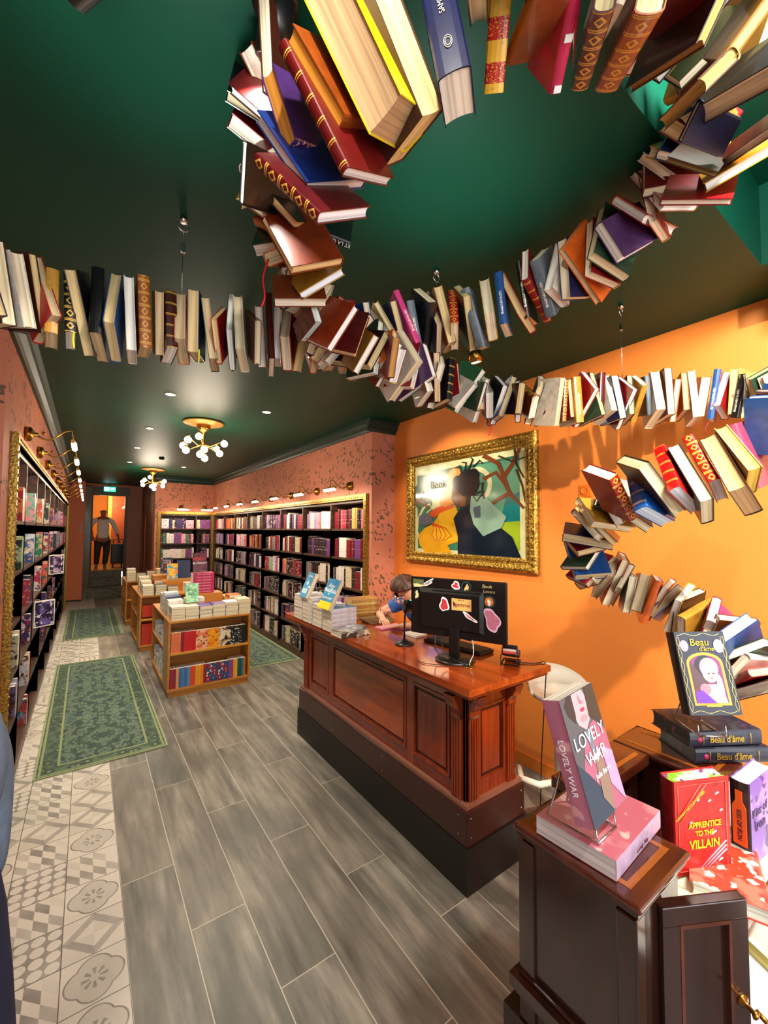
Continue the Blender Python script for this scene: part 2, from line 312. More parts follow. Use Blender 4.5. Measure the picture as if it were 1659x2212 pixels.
# steps up to the rear room
MS=m_wood('stone_step','4E4C42','77705E',.6,'x',.6)
def mstep():
    m=bpy.data.materials.new('patterned_riser_tile'); g=G(m); v,x,y,z=g.xyz(); vo=g.node('ShaderNodeTexVoronoi'); g.put(vo.inputs['Vector'],v); vo.inputs['Scale'].default_value=16
    g.col(g.mix(g.m('LESS_THAN',g.m('ABSOLUTE',g.m('SUBTRACT',vo.outputs['Distance'],.32)),.07),hx('6A6656'),hx('3C3A34'))); g.b.inputs['Roughness'].default_value=.6; return m
MS2=mstep()
b=MB()
b.box(-.06,1.0,12.80,13.015,0,.22,MS2); b.box(-.07,1.0,12.79,13.015,.22,.24,MS); b.box(.105,.795,13.015,13.35,0,.24,MS2)
b.box(.105,.795,13.35,13.65,0,.41,MS2); b.box(.105,.795,13.34,13.65,.41,.43,MS)
b.box(.105,.795,13.65,13.95,0,.59,MS2); b.box(.105,.795,13.64,14.0,.59,.61,MS)
tag(b.build('steps'),'three tiled grey steps rising to the rear doorway','steps')
b=MB(); b.box(-.6,1.8,13.95,17.2,.55,.6,m_wood('rear_floor_wood','7A5A34','A88450',.4,'y')); struct(b.build('floor_rear'))
b=MB(); b.box(-.7,-.6,13.22,17.2,0,CH,mat('olive_paint','C89040',.6)); b.box(1.5,1.6,13.22,17.2,0,CH,M_TERRA); b.box(-.7,.52,17.1,17.2,0,CH,mat('bright_orange_rear','F08C10',.6)); b.box(.52,.62,16.0,17.2,.6,CH,mat('amber_trim','E8A030',.5)); b.box(.62,1.6,16.0,16.1,.6,CH,mat('rear_terracotta','B05024',.6)); struct(b.build('wall_rear'))
b=MB(); b.box(-.7,1.6,13.2,17.2,CH,CH+.05,M_CEIL); struct(b.build('ceiling_rear'))
light('rear_room_lamp','POINT',(.4,15.4,2.6),45,(1,.75,.45),size=.15)
b=MB(); b.lathe([(.0,0),(.05,0),(.05,-.02),(.03,-.03)],M_BRASS,(.3,15.6,CH))
for k in range(3): b.sphere((.3+.07*math.cos(k*2.1),15.6+.07*math.sin(k*2.1),CH-.07),.035,M_BULB)
tag(b.build('ceiling_lamp'),'small three-globe ceiling lamp lit in the rear orange room','lamp')
# runner rugs
def rug(x0,x1,y0,y1,label,ang=0):
    b=MB(); b.box(-(x1-x0)/2,(x1-x0)/2,-(y1-y0)/2,(y1-y0)/2,0,.008,M_RUG); o=b.build('runner_rug'); o.location=((x0+x1)/2,(y0+y1)/2,.001); o.rotation_euler=(0,0,ang)
    tag(o,label,'rug',"green patterned runner rugs")
rug(-.265,.575,3.81,6.81,'green oriental runner rug nearest the camera, lying half on the patterned tiles',.005)
rug(-.275,.54,8.22,11.2,'green oriental runner rug further back, in front of the steps')
rug(1.72,2.40,5.3,8.2,'green oriental runner rug between the pine island and the right-hand bookcase')
# ---------------- bookcases ----------------
def frame_profile(b,x,y0,y1,z0,z1,side,m,w=.055,axis='y'):
    # moulded gilt picture-frame style surround: two uprights and a top rail
    def bar(a0,a1,c0,c1):
        for k,(ins,dp) in enumerate(((0,.024),(.010,.034),(.034,.026),(.046,.014))):
            q0,q1,r0,r1=a0,a1,c0,c1
            if a1-a0<w*1.5: q0=a0+ins if side[1]>0 else a0+ins; q1=a1
            else: r0=c0; r1=c1-ins
            if a1-a0<w*1.5: pass
            if axis=='y': b.box(min(x,x+side[0]*dp),max(x,x+side[0]*dp),q0,q1,r0,r1,m)
            else: b.box(q0,q1,min(x,x+side[0]*dp),max(x,x+side[0]*dp),r0,r1,m)
    bar(y0,y0+w,z0,z1); bar(y0+w,y1-w,z1-w,z1); bar(y1-w,y1,z0,z1)
def bookcase(name,label,axis,face,sgn,a0,a1,top,levels,divs,depth=.33):
    # face: plane of the front; sgn: direction into the room
    t=thing(name,label,'bookcase',(face if axis=='y' else (a0+a1)/2,(a0+a1)/2 if axis=='y' else face,0),world=True)
    def bx(b,p0,p1,q0,q1,z0,z1,m):
        lo,hi=sorted((face-sgn*p0,face-sgn*p1))
        if axis=='y': b.box(lo,hi,q0,q1,z0,z1,m)
        else: b.box(q0,q1,lo,hi,z0,z1,m)
    b=MB(); bx(b,depth-.012,depth,a0,a1,0,top,M_WAL); b.build('back_panel',t)
    for s0 in (a0,a1-.025): b=MB(); bx(b,0.002,depth-.013,s0,s0+.025,0,top,M_WAL); b.build('side_panel',t)
    for z in levels: b=MB(); bx(b,.004,depth-.013,a0+.026,a1-.026,z-.024,z,M_WAL); b.build('shelf',t)
    b=MB(); bx(b,.004,depth-.013,a0+.026,a1-.026,top-.03,top,M_WAL); b.build('top_panel',t)
    lv=[0]+list(levels)+[top-.03]
    for d in divs:
        b=MB()
        for z0,z1 in zip(lv,lv[1:]): bx(b,.001,depth-.013,d-.012,d+.012,z0,z1-.0241 if z1<top-.04 else z1,M_WAL)
        b.build('divider',t)
    b=MB(); frame_profile(b,face,a0-.055,a1+.055,0,top+.055,(sgn,1),M_GOLDF,axis=axis)
    # beading along the frame
    n=int((a1-a0)/.045)
    for k in range(n):
        q=a0+(a1-a0)*(k+.5)/n; c=(face+sgn*.034,q,top+.018) if axis=='y' else (q,face+sgn*.038,top+.018)
        b.sphere(c,.0075,M_GOLDF,(1,1,1.2),6)
    for k in range(int(top/.045)):
        for q in (a0-.028,a1+.028):
            c=(face+sgn*.034,q,.03+k*.045) if axis=='y' else (q,face+sgn*.038,.03+k*.045); b.sphere(c,.0075,M_GOLDF,(1,1,1.2),6)
    b.build('gilt_frame',t)
    b=MB(); bx(b,.0,.02,a0+.026,a1-.026,0,levels[-1]-.024,M_WAL); b.build('plinth',t)
    return t
RL=[1.765,1.43,1.095,.76,.425,.09]; RD=[4.53,5.35,6.17,6.99,7.81,8.63,9.45]
bookcase('wall_bookcase','long dark walnut bookcase with gilt frame built into the right-hand leaf-papered wall','y',XS,-1,3.74,YF-.04,2.085,RL,RD)
bookcase('wall_bookcase','dark walnut bookcase with gilt frame on the rear leaf-papered wall, square to the long one','x',YF,-1,1.31,XS-.03,2.085,RL,[2.05])
LL=[1.80,1.46,1.12,.78,.44,.10]; LD=[3.99,4.78,5.58,6.38,7.18,7.98,8.78,9.58,10.4]
bookcase('wall_bookcase','tall dark walnut bookcase with gilt frame along the left-hand wall, ending at the orange pillar','y',XL,1,3.2,LE-.06,2.25,LL,LD)
# picture lights over the bookcases
def picture_light(loc,d,k,label,group,e=5):   # d: outward direction, k: along direction
    d=Vector(d); k=Vector(k); z=Vector((0,0,1)); t=thing('picture_light',label,'lamp',loc,group); rot=Matrix((k,d,z)).transposed()   # local x=k,y=d,z
    def P(x,y,zz): return rot@Vector((x,y,zz))
    b=MB(); Ml=rot.to_4x4()@Matrix.Rotation(-PI/2,4,'X'); b.lathe([(.001,0),(.05,0),(.05,.03),(.035,.045),(.015,.05),(.015,.07),(.001,.07)],M_BRASS,n=12,M=Ml); b.build('wall_mount',t)
    b=MB(); pts=[P(0,.06,0)]+[P(0,.06+.2*s,-.035*math.sin(s*PI*1.6)+.02*s) for s in [i/10 for i in range(1,11)]]+[P(0,.27,-.03)]; b.tube(pts,.006,M_BRASS,6)
    b.sphere(P(0,.1,.015),.012,M_BRASS,seg=8); b.build('arm',t)
    b=MB(); b.tube([P(-.13,.27,-.04),P(.13,.27,-.04)],.014,M_BRASS,8); b.build('lamp_cap',t)
    b=MB(); b.tube([P(-.12,.275,-.058),P(.12,.275,-.058)],.016,M_TUBE,10); b.build('glass_tube',t)
    return t
for i in range(7):
    y=4.05+i*.83; picture_light((XS,y,2.245),(-1,0,0),(0,1,0),f'brass picture light with lit tube above the right-hand bookcase, {nth(i)} from the framed painting','picture lights of the right-hand bookcase')
for i in range(2):
    picture_light((1.72+i*.5,YF,2.245),(0,-1,0),(1,0,0),('brass picture light with lit tube above the rear bookcase, left of two','brass picture light with lit tube above the rear bookcase, right of two')[i],'picture lights of the rear bookcase')
for i in range(9):
    y=3.74+i*.86; picture_light((XL,y,2.40),(1,0,0),(0,1,0),f'brass picture light with lit tube above the left-hand bookcase, {nth(i)} from the camera','picture lights of the left-hand bookcase')
for y in (4.4,6.4,8.6): light('bookcase_lamp_right','AREA',(XS-.3,y,2.17),9,WARM,(XS+.1,y,1.0),1.4,sy=.05)
for y in (4.2,6.4,8.8): light('bookcase_lamp_left','AREA',(XL+.3,y,2.3),7,WARM,(XL-.15,y,1.0),1.4,sy=.05)
light('bookcase_lamp_rear','AREA',(1.9,YF-.3,2.17),5,WARM,(1.9,YF+.1,1.0),.9,sy=.05)
# chandeliers
def chandelier(loc,label):
    t=thing('chandelier',label,'chandelier',loc,'brass globe chandeliers'); b=MB()
    b.lathe([(.001,0),(.2,0),(.21,-.012),(.19,-.022),(.15,-.018),(.13,-.03),(.07,-.035),(.001,-.035)],mat('gilt_rose','B88434',.35,.4,noise=30),n=40); b.build('ceiling_rose',t)
    b=MB(); b.lathe([(.001,-.035),(.07,-.036),(.065,-.075),(.03,-.1),(.014,-.12),(.012,-.22),(.03,-.24),(.02,-.27),(.001,-.28)],M_BRASS); b.build('stem',t)
    rnd=random.Random(int(loc[1]*10))
    ends=[(k*PI/4+rnd.uniform(-.15,.15),(.25 if k%2 else .17),(-.22 if k%2 else -.30)) for k in range(8)]+[(1.,.05,-.36),(4.,.09,-.15)]
    for a,r,z in ends:
        b=MB(); c,s=math.cos(a),math.sin(a); b.tube([(0,0,-.24),(r*.35*c,r*.35*s,-.27 if z<-.2 else -.22),(r*.8*c,r*.8*s,z-.01),(r*c,r*s,z+.01)],[.006,.005,.005,.004],M_BRASS,6); b.lathe([(.012,.0),(.018,.02),(.004,.03)],M_BRASS,(r*c,r*s,z+.005),8); ar=b.build('arm',t)
        b=MB(); b.sphere((r*c,r*s,z-.025),.036,M_BULB); b.build('globe',ar)
chandelier((.993,4.78,CH-.001),'brass branching chandelier with glowing white globes, the nearer and larger of two')
chandelier((1.0,9.1,CH-.001),'brass branching chandelier with glowing white globes, the farther of two near the exit sign')
light('chandelier_light','POINT',(.993,4.78,2.45),26,WARM,size=.25); light('chandelier_light','POINT',(1.0,9.1,2.45),26,WARM,size=.25)
for i,((x,y),lb) in enumerate(zip([(.546,3.95),(1.408,3.99),(.548,5.44),(.548,6.86),(.561,8.42),(1.434,8.49),(1.42,6.2)],['left of the nearest pair','right of the nearest pair','second in the left row','third in the left row','last in the left row','last in the right row','hidden behind the nearer chandelier'])):
    b=MB(); b.lathe([(.045,0),(.045,-.004),(.034,-.006),(.034,-.001)],M_WHITE,(x,y,CH),20); t=b.build('downlight'); tag(t,f'small round recessed ceiling downlight, {lb}','lamp','recessed downlights')
    b=MB(); b.lathe([(.001,-.004),(.033,-.004)],M_DOWN,(x,y,CH),16); b.build('lens',t)
    light('downlight_beam','SPOT',(x,y,CH-.02),52,WARM,(x,y,0),.03,100,.8)
b=MB(); b.lathe([(.04,0),(.04,-.02),(.025,-.035),(.001,-.035)],M_BLACK,(.95,7.6,CH),16); tag(b.build('smoke_detector'),'small dark smoke detector on the green ceiling before the far chandelier','detector')
# exit sign
t=thing('exit_sign','lit green exit sign with running-man symbol and arrow hanging above the rear doorway','sign',(.44,12.85,2.74),world=True)
b=MB(); b.bbox(.31,.57,12.84,12.87,2.71,2.83,mat('sign_lit_green','20A080',.4,emit='30B898',es=1.6),.004); pn=b.build('panel',t)
b=MB(); b.box(.33,.42,12.832,12.8395,2.725,2.815,mat('sign_lit_white','FFFFFF',.4,emit='D8F4FF',es=2.5)); b.prism([(.45,12.836,2.765),(.50,12.836,2.765),(.50,12.836,2.745),(.55,12.836,2.775),(.50,12.836,2.805),(.50,12.836,2.785),(.45,12.836,2.785)],(0,.003,0),MC['sign_lit_white']); b.build('symbols',pn)
b=MB(); b.box(.43,.45,12.85,12.86,2.83,CH,M_BLACKM); b.build('bracket',t)
# ceiling spots
def spot_fixture(loc,aim,label,m=None,L=.15,r=.038,lit=True):
    m=m or M_BLACK; t=thing('ceiling_spotlight',label,'spotlight',loc,'ceiling spotlights'); d=(Vector(aim)-Vector(loc)).normalized(); R3=look(d,(0,0,1) if abs(d.z)<.95 else (0,1,0))
    b=MB(); b.lathe([(.001,0),(.05,0),(.05,-.022),(.001,-.022)],m); b.build('mount',t)
    b=MB(); b.tube([(0,0,-.02),(0,0,-.06)],.01,m); b.build('stem',t)
    b=MB(); T=Matrix.Translation((0,0,-.075))@R3.to_4x4(); b.lathe([(.001,-L*.5),(r,-L*.5),(r,L*.5),(r*.85,L*.5),(r*.8,L*.4),(.001,L*.4)],m,M=T); h=b.build('housing',t)
    if lit: b=MB(); b.lathe([(.001,L*.42),(r*.79,L*.42)],M_DOWN,M=T); b.build('lens',h)
# black cylinder spot top left, brass ones in the middle and at the wall
spot_fixture((-.02,.93,CH),(-.5,1.6,2.75),'black cylinder ceiling spotlight at the top left corner of the view',r=.042,L=.16)
spot_fixture((1.93,1.75,CH),(2.2,1.7,1.6),'small brass ceiling spotlight glowing under the back of the hanging book loop',M_BRASS,L=.09,r=.04)
for (l,a,e,c,an),lb in zip(SPOTS,['near the camera, aimed at the pink display book','near the camera, aimed at the large book loop','near the camera, aimed at the black and gold books','near the camera, aimed at the lower loop','before the framed painting','over the counter','added to light the plank floor']):
    d=(Vector(a)-Vector(l)).normalized(); spot_fixture((l[0],l[1],CH),(a[0],a[1],a[2]),'black ceiling spotlight '+lb,L=.1,r=.036); p=Vector((l[0],l[1],CH-.075))+d*.07; light('spotlight_beam','SPOT',p,e,c,a,.02,an,.35)
# wash spots thrown upwards on to the green ceiling
for (x,y),e in (((.16,1.05),8),((.92,.95),10)):
    light('ceiling_wash','SPOT',(x,y,2.35),e,(.85,1,.95),(x,y,CH),.05,95,1.)
# ---------------- framed painting ----------------
def painting():
    t=thing('framed_painting','large gilt-framed painting with the word BOOK hanging on the orange wall','painting',(XR,2.6,1.95),world=True)
    y0,y1,z0,z1=1.84,3.37,1.43,2.50; w=.11; b=MB()
    prof=[(0,0),(0,.03),(.015,.05),(.03,.055),(.06,.045),(.075,.03),(.09,.034),(.1,.025),(.11,.02),(.11,0)]
    def bar(p0,p1,inw):
        p0,p1,inw=Vector(p0),Vector(p1),Vector(inw); u=(p1-p0).normalized(); A=[];B=[]
        for a,d in prof:
            A.append(b.bm.verts.new(p0+inw*a+u*a+Vector((-d,0,0)))); B.append(b.bm.verts.new(p1+inw*a-u*a+Vector((-d,0,0))))
        i=b.mi(M_GOLD)
        for k in range(len(A)-1): b.bm.faces.new([A[k],A[k+1],B[k+1],B[k]]).material_index=i
        n=int((p1-p0).length/.05)
        for k in range(n):
            c=p0+inw*.035+u*((k+.5)*(p1-p0).length/n)+Vector((-.052,0,0)); b.sphere(c,.016,M_GOLD,(.5,1.1,1.1) ,8)
            c=p0+inw*.085+u*((k+.5)*(p1-p0).length/n)+Vector((-.033,0,0)); b.sphere(c,.008,M_GOLD,(.6,1,1),6)
    x=XR; bar((x,y0,z0),(x,y1,z0),(0,0,1)); bar((x,y1,z0),(x,y1,z1),(0,-1,0)); bar((x,y1,z1),(x,y0,z1),(0,0,-1)); bar((x,y0,z1),(x,y0,z0),(0,1,0))
    b.build('gilt_frame',t)
    b=MB(); Y0,Y1,Z0,Z1=y0+w-.012,y1-w+.012,z0+w-.012,z1-w+.012; layer=[0]
    def C(h,n=True): return mat('paint_'+h,h,.12,noise=6 if n else 0,coat=.6)
    def P(pts,h,n=True):   # pts in 0..1659 crop pixels of the panel: u right, v down (0..1)
        layer[0]+=1; d=.012+layer[0]*.00025
        b.poly([(x-d,Y1-(Y1-Y0)*u,Z1-(Z1-Z0)*v) for u,v in pts],C(h,n))
    def circ(u,v,r,h,k=1.,n=20,sy=1.4): P([(u+r*math.cos(2*PI*i/n),v+r*sy*k*math.sin(2*PI*i/n)) for i in range(n)],h)
    def stroke(pts,wd,h):
        L=[];Rr=[]
        for i,(u,v) in enumerate(pts):
            a=pts[max(0,i-1)]; c=pts[min(len(pts)-1,i+1)]; dx,dy=c[0]-a[0],c[1]-a[1]; l=math.hypot(dx,dy) or 1; ww=wd*(1-.6*i/len(pts))
            L.append((u-dy/l*ww,v+dx/l*ww)); Rr.append((u+dy/l*ww,v-dx/l*ww))
        for i in range(len(pts)-1): P([L[i],L[i+1],Rr[i+1],Rr[i]],h,False); layer[0]-=1
        layer[0]+=1
    P([(0,0),(1,0),(1,1),(0,1)],'D9DBA8'); P([(.03,.12),(.95,.07),(.95,.92),(.6,.95),(.04,.95)],'3E7A62'); P([(.6,.1),(.95,.1),(.95,.7),(.7,.5)],'5FA080'); P([(.85,.45),(.95,.4),(.95,.75),(.8,.7)],'0E7A80')
    P([(.6,.68),(.95,.66),(.95,.92),(.7,.95)],'9AB828'); circ(.1,.35,.12,'2E6450'); P([(.2,.17),(.4,.14),(.5,.14),(.5,.45),(.2,.52),(.2,.33)],'D9DBA8'); P([(.22,.1),(.5,.08),(.5,.16),(.24,.19)],'2E6A54')
    circ(.62,.3,.13,'D9DBA8'); circ(.62,.3,.095,'4A8468')
    stroke([(.04,.62),(.1,.5),(.17,.45),(.2,.5),(.14,.55)],.014,'D9DBA8'); stroke([(.04,.62),(.03,.75),(.08,.9)],.014,'D9DBA8')
    for br in ([(.68,.02),(.8,.12),(.84,.25),(.88,.4),(.98,.55)],[(.84,.25),(.9,.15),(.96,.0)],[(.68,.25),(.78,.2),(.84,.3),(.9,.45)],[(.9,.4),(.8,.45),(.72,.52)],[(.0,.45),(.06,.38),(.1,.3)],[(.06,.4),(.12,.44),(.15,.5)]): stroke(br,.02,'6E3A20')
    for br in ([(.8,.05),(.9,.12),(1,.1)],[(.93,.2),(.97,.35),(.99,.5)],[(.92,.0),(.93,.15),(.98,.28)]): stroke(br,.008,'3A2A1C')
    # seated figure in yellow
    P([(.05,.8),(.12,.72),(.2,.68),(.3,.55),(.42,.5),(.46,.55),(.45,.68),(.5,.78),(.46,.86),(.36,.9),(.4,.98),(.12,.99),(.06,.9)],'E8A818'); P([(.2,.7),(.34,.66),(.43,.72),(.46,.84),(.3,.87),(.2,.82)],'F0BC28'); P([(.3,.5),(.44,.48),(.46,.6),(.38,.7),(.28,.66),(.26,.6)],'EDB420')
    P([(.16,.56),(.24,.5),(.36,.46),(.44,.5),(.3,.55),(.24,.6),(.18,.6)],'E0561A'); P([(.3,.32),(.4,.28),(.42,.46),(.34,.5),(.28,.46)],'E89018'); circ(.43,.2,.075,'E8901C'); P([(.36,.18),(.44,.12),(.47,.22),(.42,.42),(.37,.4)],'F0A428')
    for i in range(5): stroke([(.2,.66),(.22+.03*i,.72),(.2+.05*i,.8),(.24+.02*i,.86)],.005,'C84A10')
    P([(.06,.58),(.18,.56),(.22,.66),(.12,.7),(.05,.66)],'6A6A78')
    # standing figure in dark blue
    P([(.46,.98),(.46,.8),(.42,.62),(.48,.52),(.5,.42),(.6,.36),(.66,.45),(.68,.6),(.62,.66),(.74,.72),(.8,.7),(.9,.8),(.96,.98)],'14202E'); P([(.58,.4),(.7,.42),(.76,.5),(.86,.62),(.82,.72),(.68,.8),(.6,.68),(.57,.55)],'8FB4A0'); P([(.6,.52),(.66,.5),(.66,.62),(.61,.62)],'5A6478')
    P([(.41,.3),(.5,.24),(.56,.3),(.53,.46),(.49,.5),(.44,.5),(.4,.42)],'5E3420'); P([(.48,.36),(.55,.34),(.53,.5),(.49,.5)],'7A4828'); circ(.55,.27,.1,'12141C'); circ(.46,.25,.05,'12141C'); circ(.6,.2,.05,'12141C')
    for p in ([(.5,.16),(.48,.08),(.44,.1)],[(.53,.14),(.54,.06),(.5,.05)],[(.56,.14),(.6,.04),(.58,.02)],[(.6,.12),(.66,.06),(.68,.1)],[(.63,.3),(.68,.28),(.67,.4),(.63,.46),(.6,.4)],[(.62,.38),(.68,.36),(.69,.44)]): stroke(p,.008,'12141C')
    b.build('picture',t)
    text('Book','lettering',.1,mat('ink_black','0E1010',.3),t,M4(Matrix(((0,0,-1),(-1,0,0),(0,1,0))),(x-.026,Y1-(Y1-Y0)*.27,Z1-(Z1-Z0)*.25)))
painting()
# wall socket
t=thing('wall_socket','orange-painted round wall socket beside the lower loop of hanging books','socket',(XR,1.49,2.02),world=True)
b=MB(); b.bbox(XR-.01,XR,1.45,1.53,1.98,2.06,mat('socket_orange','E8741E',.4),.003); b.lathe([(.028,0),(.028,.004),(.02,.004),(.018,-.004),(.001,-.004)],MC['socket_orange'],(XR-.012,1.49,2.02),20,Matrix.Rotation(-PI/2,4,'Y')); b.build('face_plate',t)
# two small switches on the rear pillar
for i in range(2):
    b=MB(); b.bbox(-.17,-.11,12.488,12.499,1.74-i*.12,1.84-i*.12,mat('switch_plate','B87868',.4),.002); tag(b.build('wall_switch'),('upper','lower')[i]+' of two small wall switches on the orange rear pillar','switch')
# hanging rings and wires
for (x,y,zb),lb in zip([(.258,1.66,2.58),(1.231,1.34,2.78),(2.19,1.0,2.5)],['over the left strand of books','over the back of the loop','in front of the orange wall']):
    t=thing('hanging_wire','thin steel wire with ring and clamp '+lb,'wire',(x,y,CH),'suspension wires of the book spiral')
    b=MB(); b.lathe([(.001,0),(.012,0),(.012,-.02),(.001,-.02)],M_CHROME); b.tube([(.018*math.cos(a*PI/6),0,-.037+.018*math.sin(a*PI/6)) for a in range(12)],.003,M_CHROME,6,closed=True); b.build('ring_hook',t)
    b=MB(); b.tube([(0,0,-.055),(0,0,zb-CH)],.0016,M_STEEL,5); b.build('wire',t)
    b=MB(); b.bbox(-.009,.009,-.006,.006,-.135,-.1,M_CHROME,.002); b.build('clamp',t)

# ---------------- books ----------------
def m_pages(h):
    nm='pages_'+h
    if nm in MC: return MC[nm]
    m=bpy.data.materials.new(nm); g=G(m); v,x,y,z=g.xyz(); k=g.wn(g.comb(g.m('FLOOR',g.m('MULTIPLY',x,1400.)),0.,0.)); n=g.noise(g.comb(g.m('MULTIPLY',x,160.),g.m('MULTIPLY',y,3.),g.m('MULTIPLY',z,3.)),1.,3)
    c=hx(h); d=tuple(q*.5 for q in c[:3])+(1,); g.col(g.mix(g.m('ADD',g.m('MULTIPLY',k,.12),g.ramp(n,[(.42,(0,0,0,1)),(.7,(.8,.8,.8,1))])),c,d)); g.b.inputs['Roughness'].default_value=.85; MC[nm]=m; return m
def m_spine(h,style,band='D8A840'):
    nm='spine_'+style+'_'+h
    if nm in MC: return MC[nm]
    m=bpy.data.materials.new(nm); g=G(m); v,x,y,z=g.xyz(); c=hx(h); gold=hx(band); fr=g.m('FRACT',g.m('ADD',g.m('MULTIPLY',y,24.),.5)); col=c
    ax=g.m('ABSOLUTE',x); line=lambda p,w:g.m('LESS_THAN',g.m('ABSOLUTE',g.m('SUBTRACT',fr,p)),w)
    if style=='gilt':
        d=g.m('ADD',g.m('MULTIPLY',ax,60.),g.m('ABSOLUTE',g.m('MULTIPLY',g.m('SUBTRACT',fr,.5),2.))); dm=g.m('MULTIPLY',g.gt(d,.35),g.m('LESS_THAN',d,.62))
        col=g.mix(g.m('MAXIMUM',g.m('MAXIMUM',line(.06,.035),line(.94,.035)),dm),c,gold)
    elif style=='ribs': col=g.mix(g.m('MAXIMUM',line(.05,.03),line(.16,.015)),c,gold)
    elif style=='bands':
        lb=g.gt(g.m('FRACT',g.m('MULTIPLY',y,19.)),.5); col=g.mix(lb,c,hx('B81408')); tx=g.m('MULTIPLY',lb,g.gt(g.noise(g.comb(g.m('MULTIPLY',x,260.),g.m('MULTIPLY',y,420.),0.),1.,1),.6)); col=g.mix(tx,col,gold)
    elif style=='title':
        t=g.m('MULTIPLY',g.m('MULTIPLY',g.m('LESS_THAN',ax,.005),g.m('LESS_THAN',g.m('ABSOLUTE',g.m('SUBTRACT',y,.02)),.05)),g.gt(g.noise(g.comb(g.m('MULTIPLY',x,200.),g.m('MULTIPLY',y,330.),0.),1.,1),.5)); col=g.mix(t,c,hx('F0E8D8'))
    elif style=='label':
        l=g.m('LESS_THAN',g.m('ABSOLUTE',g.m('SUBTRACT',y,-.05)),.018); col=g.mix(l,c,hx('5A8A50')); col=g.mix(g.m('MULTIPLY',g.gt(g.noise(v,130,1),.62),g.gt(y,-.02)),col,hx('E8C8E0'))
    n=g.noise(v,70,3); col=g.mix(g.m('MULTIPLY',g.gt(n,.6),.18),col,(0,0,0,1)); g.col(col); g.b.inputs['Roughness'].default_value=.33; g.b.inputs['Coat Weight'].default_value=.25; g.bump(g.m('MAXIMUM',line(.0,.05),line(1.,.05)),.4,.002); MC[nm]=m; return m
def m_cover(h,style=''):
    nm='cover_'+h+style
    if nm in MC: return MC[nm]
    m=bpy.data.materials.new(nm); g=G(m); v,x,y,z=g.xyz(); c=hx(h); n=g.noise(v,38,4); d=tuple(q*.68 for q in c[:3])+(1,)
    g.col(g.mix(g.ramp(n,[(.4,(0,0,0,1)),(.7,(1,1,1,1))]),c,d)); g.b.inputs['Roughness'].default_value=.36; g.b.inputs['Coat Weight'].default_value=.2; g.bump(n,.1,.001); MC[nm]=m; return m
def m_art(h1,h2,h3,s=14,seed=0):
    nm=f'cover_art_{h1}_{h2}_{h3}_{seed}'
    if nm in MC: return MC[nm]
    m=bpy.data.materials.new(nm); g=G(m); v,x,y,z=g.xyz(); w=g.comb(g.m('ADD',x,seed*1.7),y,z); n=g.noise(w,s,3); n2=g.noise(w,s*2.3,2)
    c=g.mix(g.ramp(n,[(.48,(0,0,0,1)),(.56,(1,1,1,1))]),hx(h1),hx(h2)); c=g.mix(g.ramp(n2,[(.58,(0,0,0,1)),(.62,(1,1,1,1))]),c,hx(h3)); g.col(c); g.b.inputs['Roughness'].default_value=.35; g.b.inputs['Coat Weight'].default_value=.3; MC[nm]=m; return m
def book_parts(H,Wd,T,mc,ms,mp,parent,soft=False,curve=.006):
    # local: Y long, X thickness, Z width; fore-edge +Z, spine -Z
    h,w,t=H/2,Wd/2,T/2; bt=.0022 if not soft else .0008; ov=.003 if not soft else .0
    b=MB()
    for s in (-1,1): b.box(s*t-(bt if s>0 else 0),s*t+(bt if s<0 else 0),-h,h,-w+.004,w,mc)
    # rounded spine
    n=6; out=[];inn=[]
    for k in range(n+1):
        a=-PI/2+PI*k/n; x=math.sin(a)*t; zz=-w+.004-(math.cos(a)*(curve if not soft else .0008)); out.append((x,zz)); inn.append((x*(t-bt)/t,zz+bt))
    i=b.mi(ms); vo=[[b.bm.verts.new((x,y,z)) for y in (-h,h)] for x,z in out]; vi=[[b.bm.verts.new((x,y,z)) for y in (-h,h)] for x,z in inn]
    for k in range(n):
        for q in ([vo[k][0],vo[k+1][0],vo[k+1][1],vo[k][1]],[vi[k][0],vi[k][1],vi[k+1][1],vi[k+1][0]],[vo[k][0],vi[k][0],vi[k+1][0],vo[k+1][0]],[vo[k][1],vo[k+1][1],vi[k+1][1],vi[k][1]]):
            f=b.bm.faces.new(q); f.material_index=i
    cv=b.build('cover',parent)
    b=MB(); i=b.mi(mp); n=5; tt=t-bt-.0002; hh=h-ov; pr=[]
    for k in range(n+1):
        x=-tt+2*tt*k/n; dz=(0 if soft else .004*(1-(2*k/n-1)**2)); pr.append((x,w-ov-dz))
    for k in range(n,-1,-1):
        x=-tt+2*tt*k/n; pr.append((x,-w+.004-(curve*.55*(1-(2*k/n-1)**2) if not soft else 0)+.0008))
    b.prism([(x,-hh,z) for x,z in pr],(0,2*hh,0),mp); pb=b.build('page_block',parent)
    return cv,pb
HB=[]
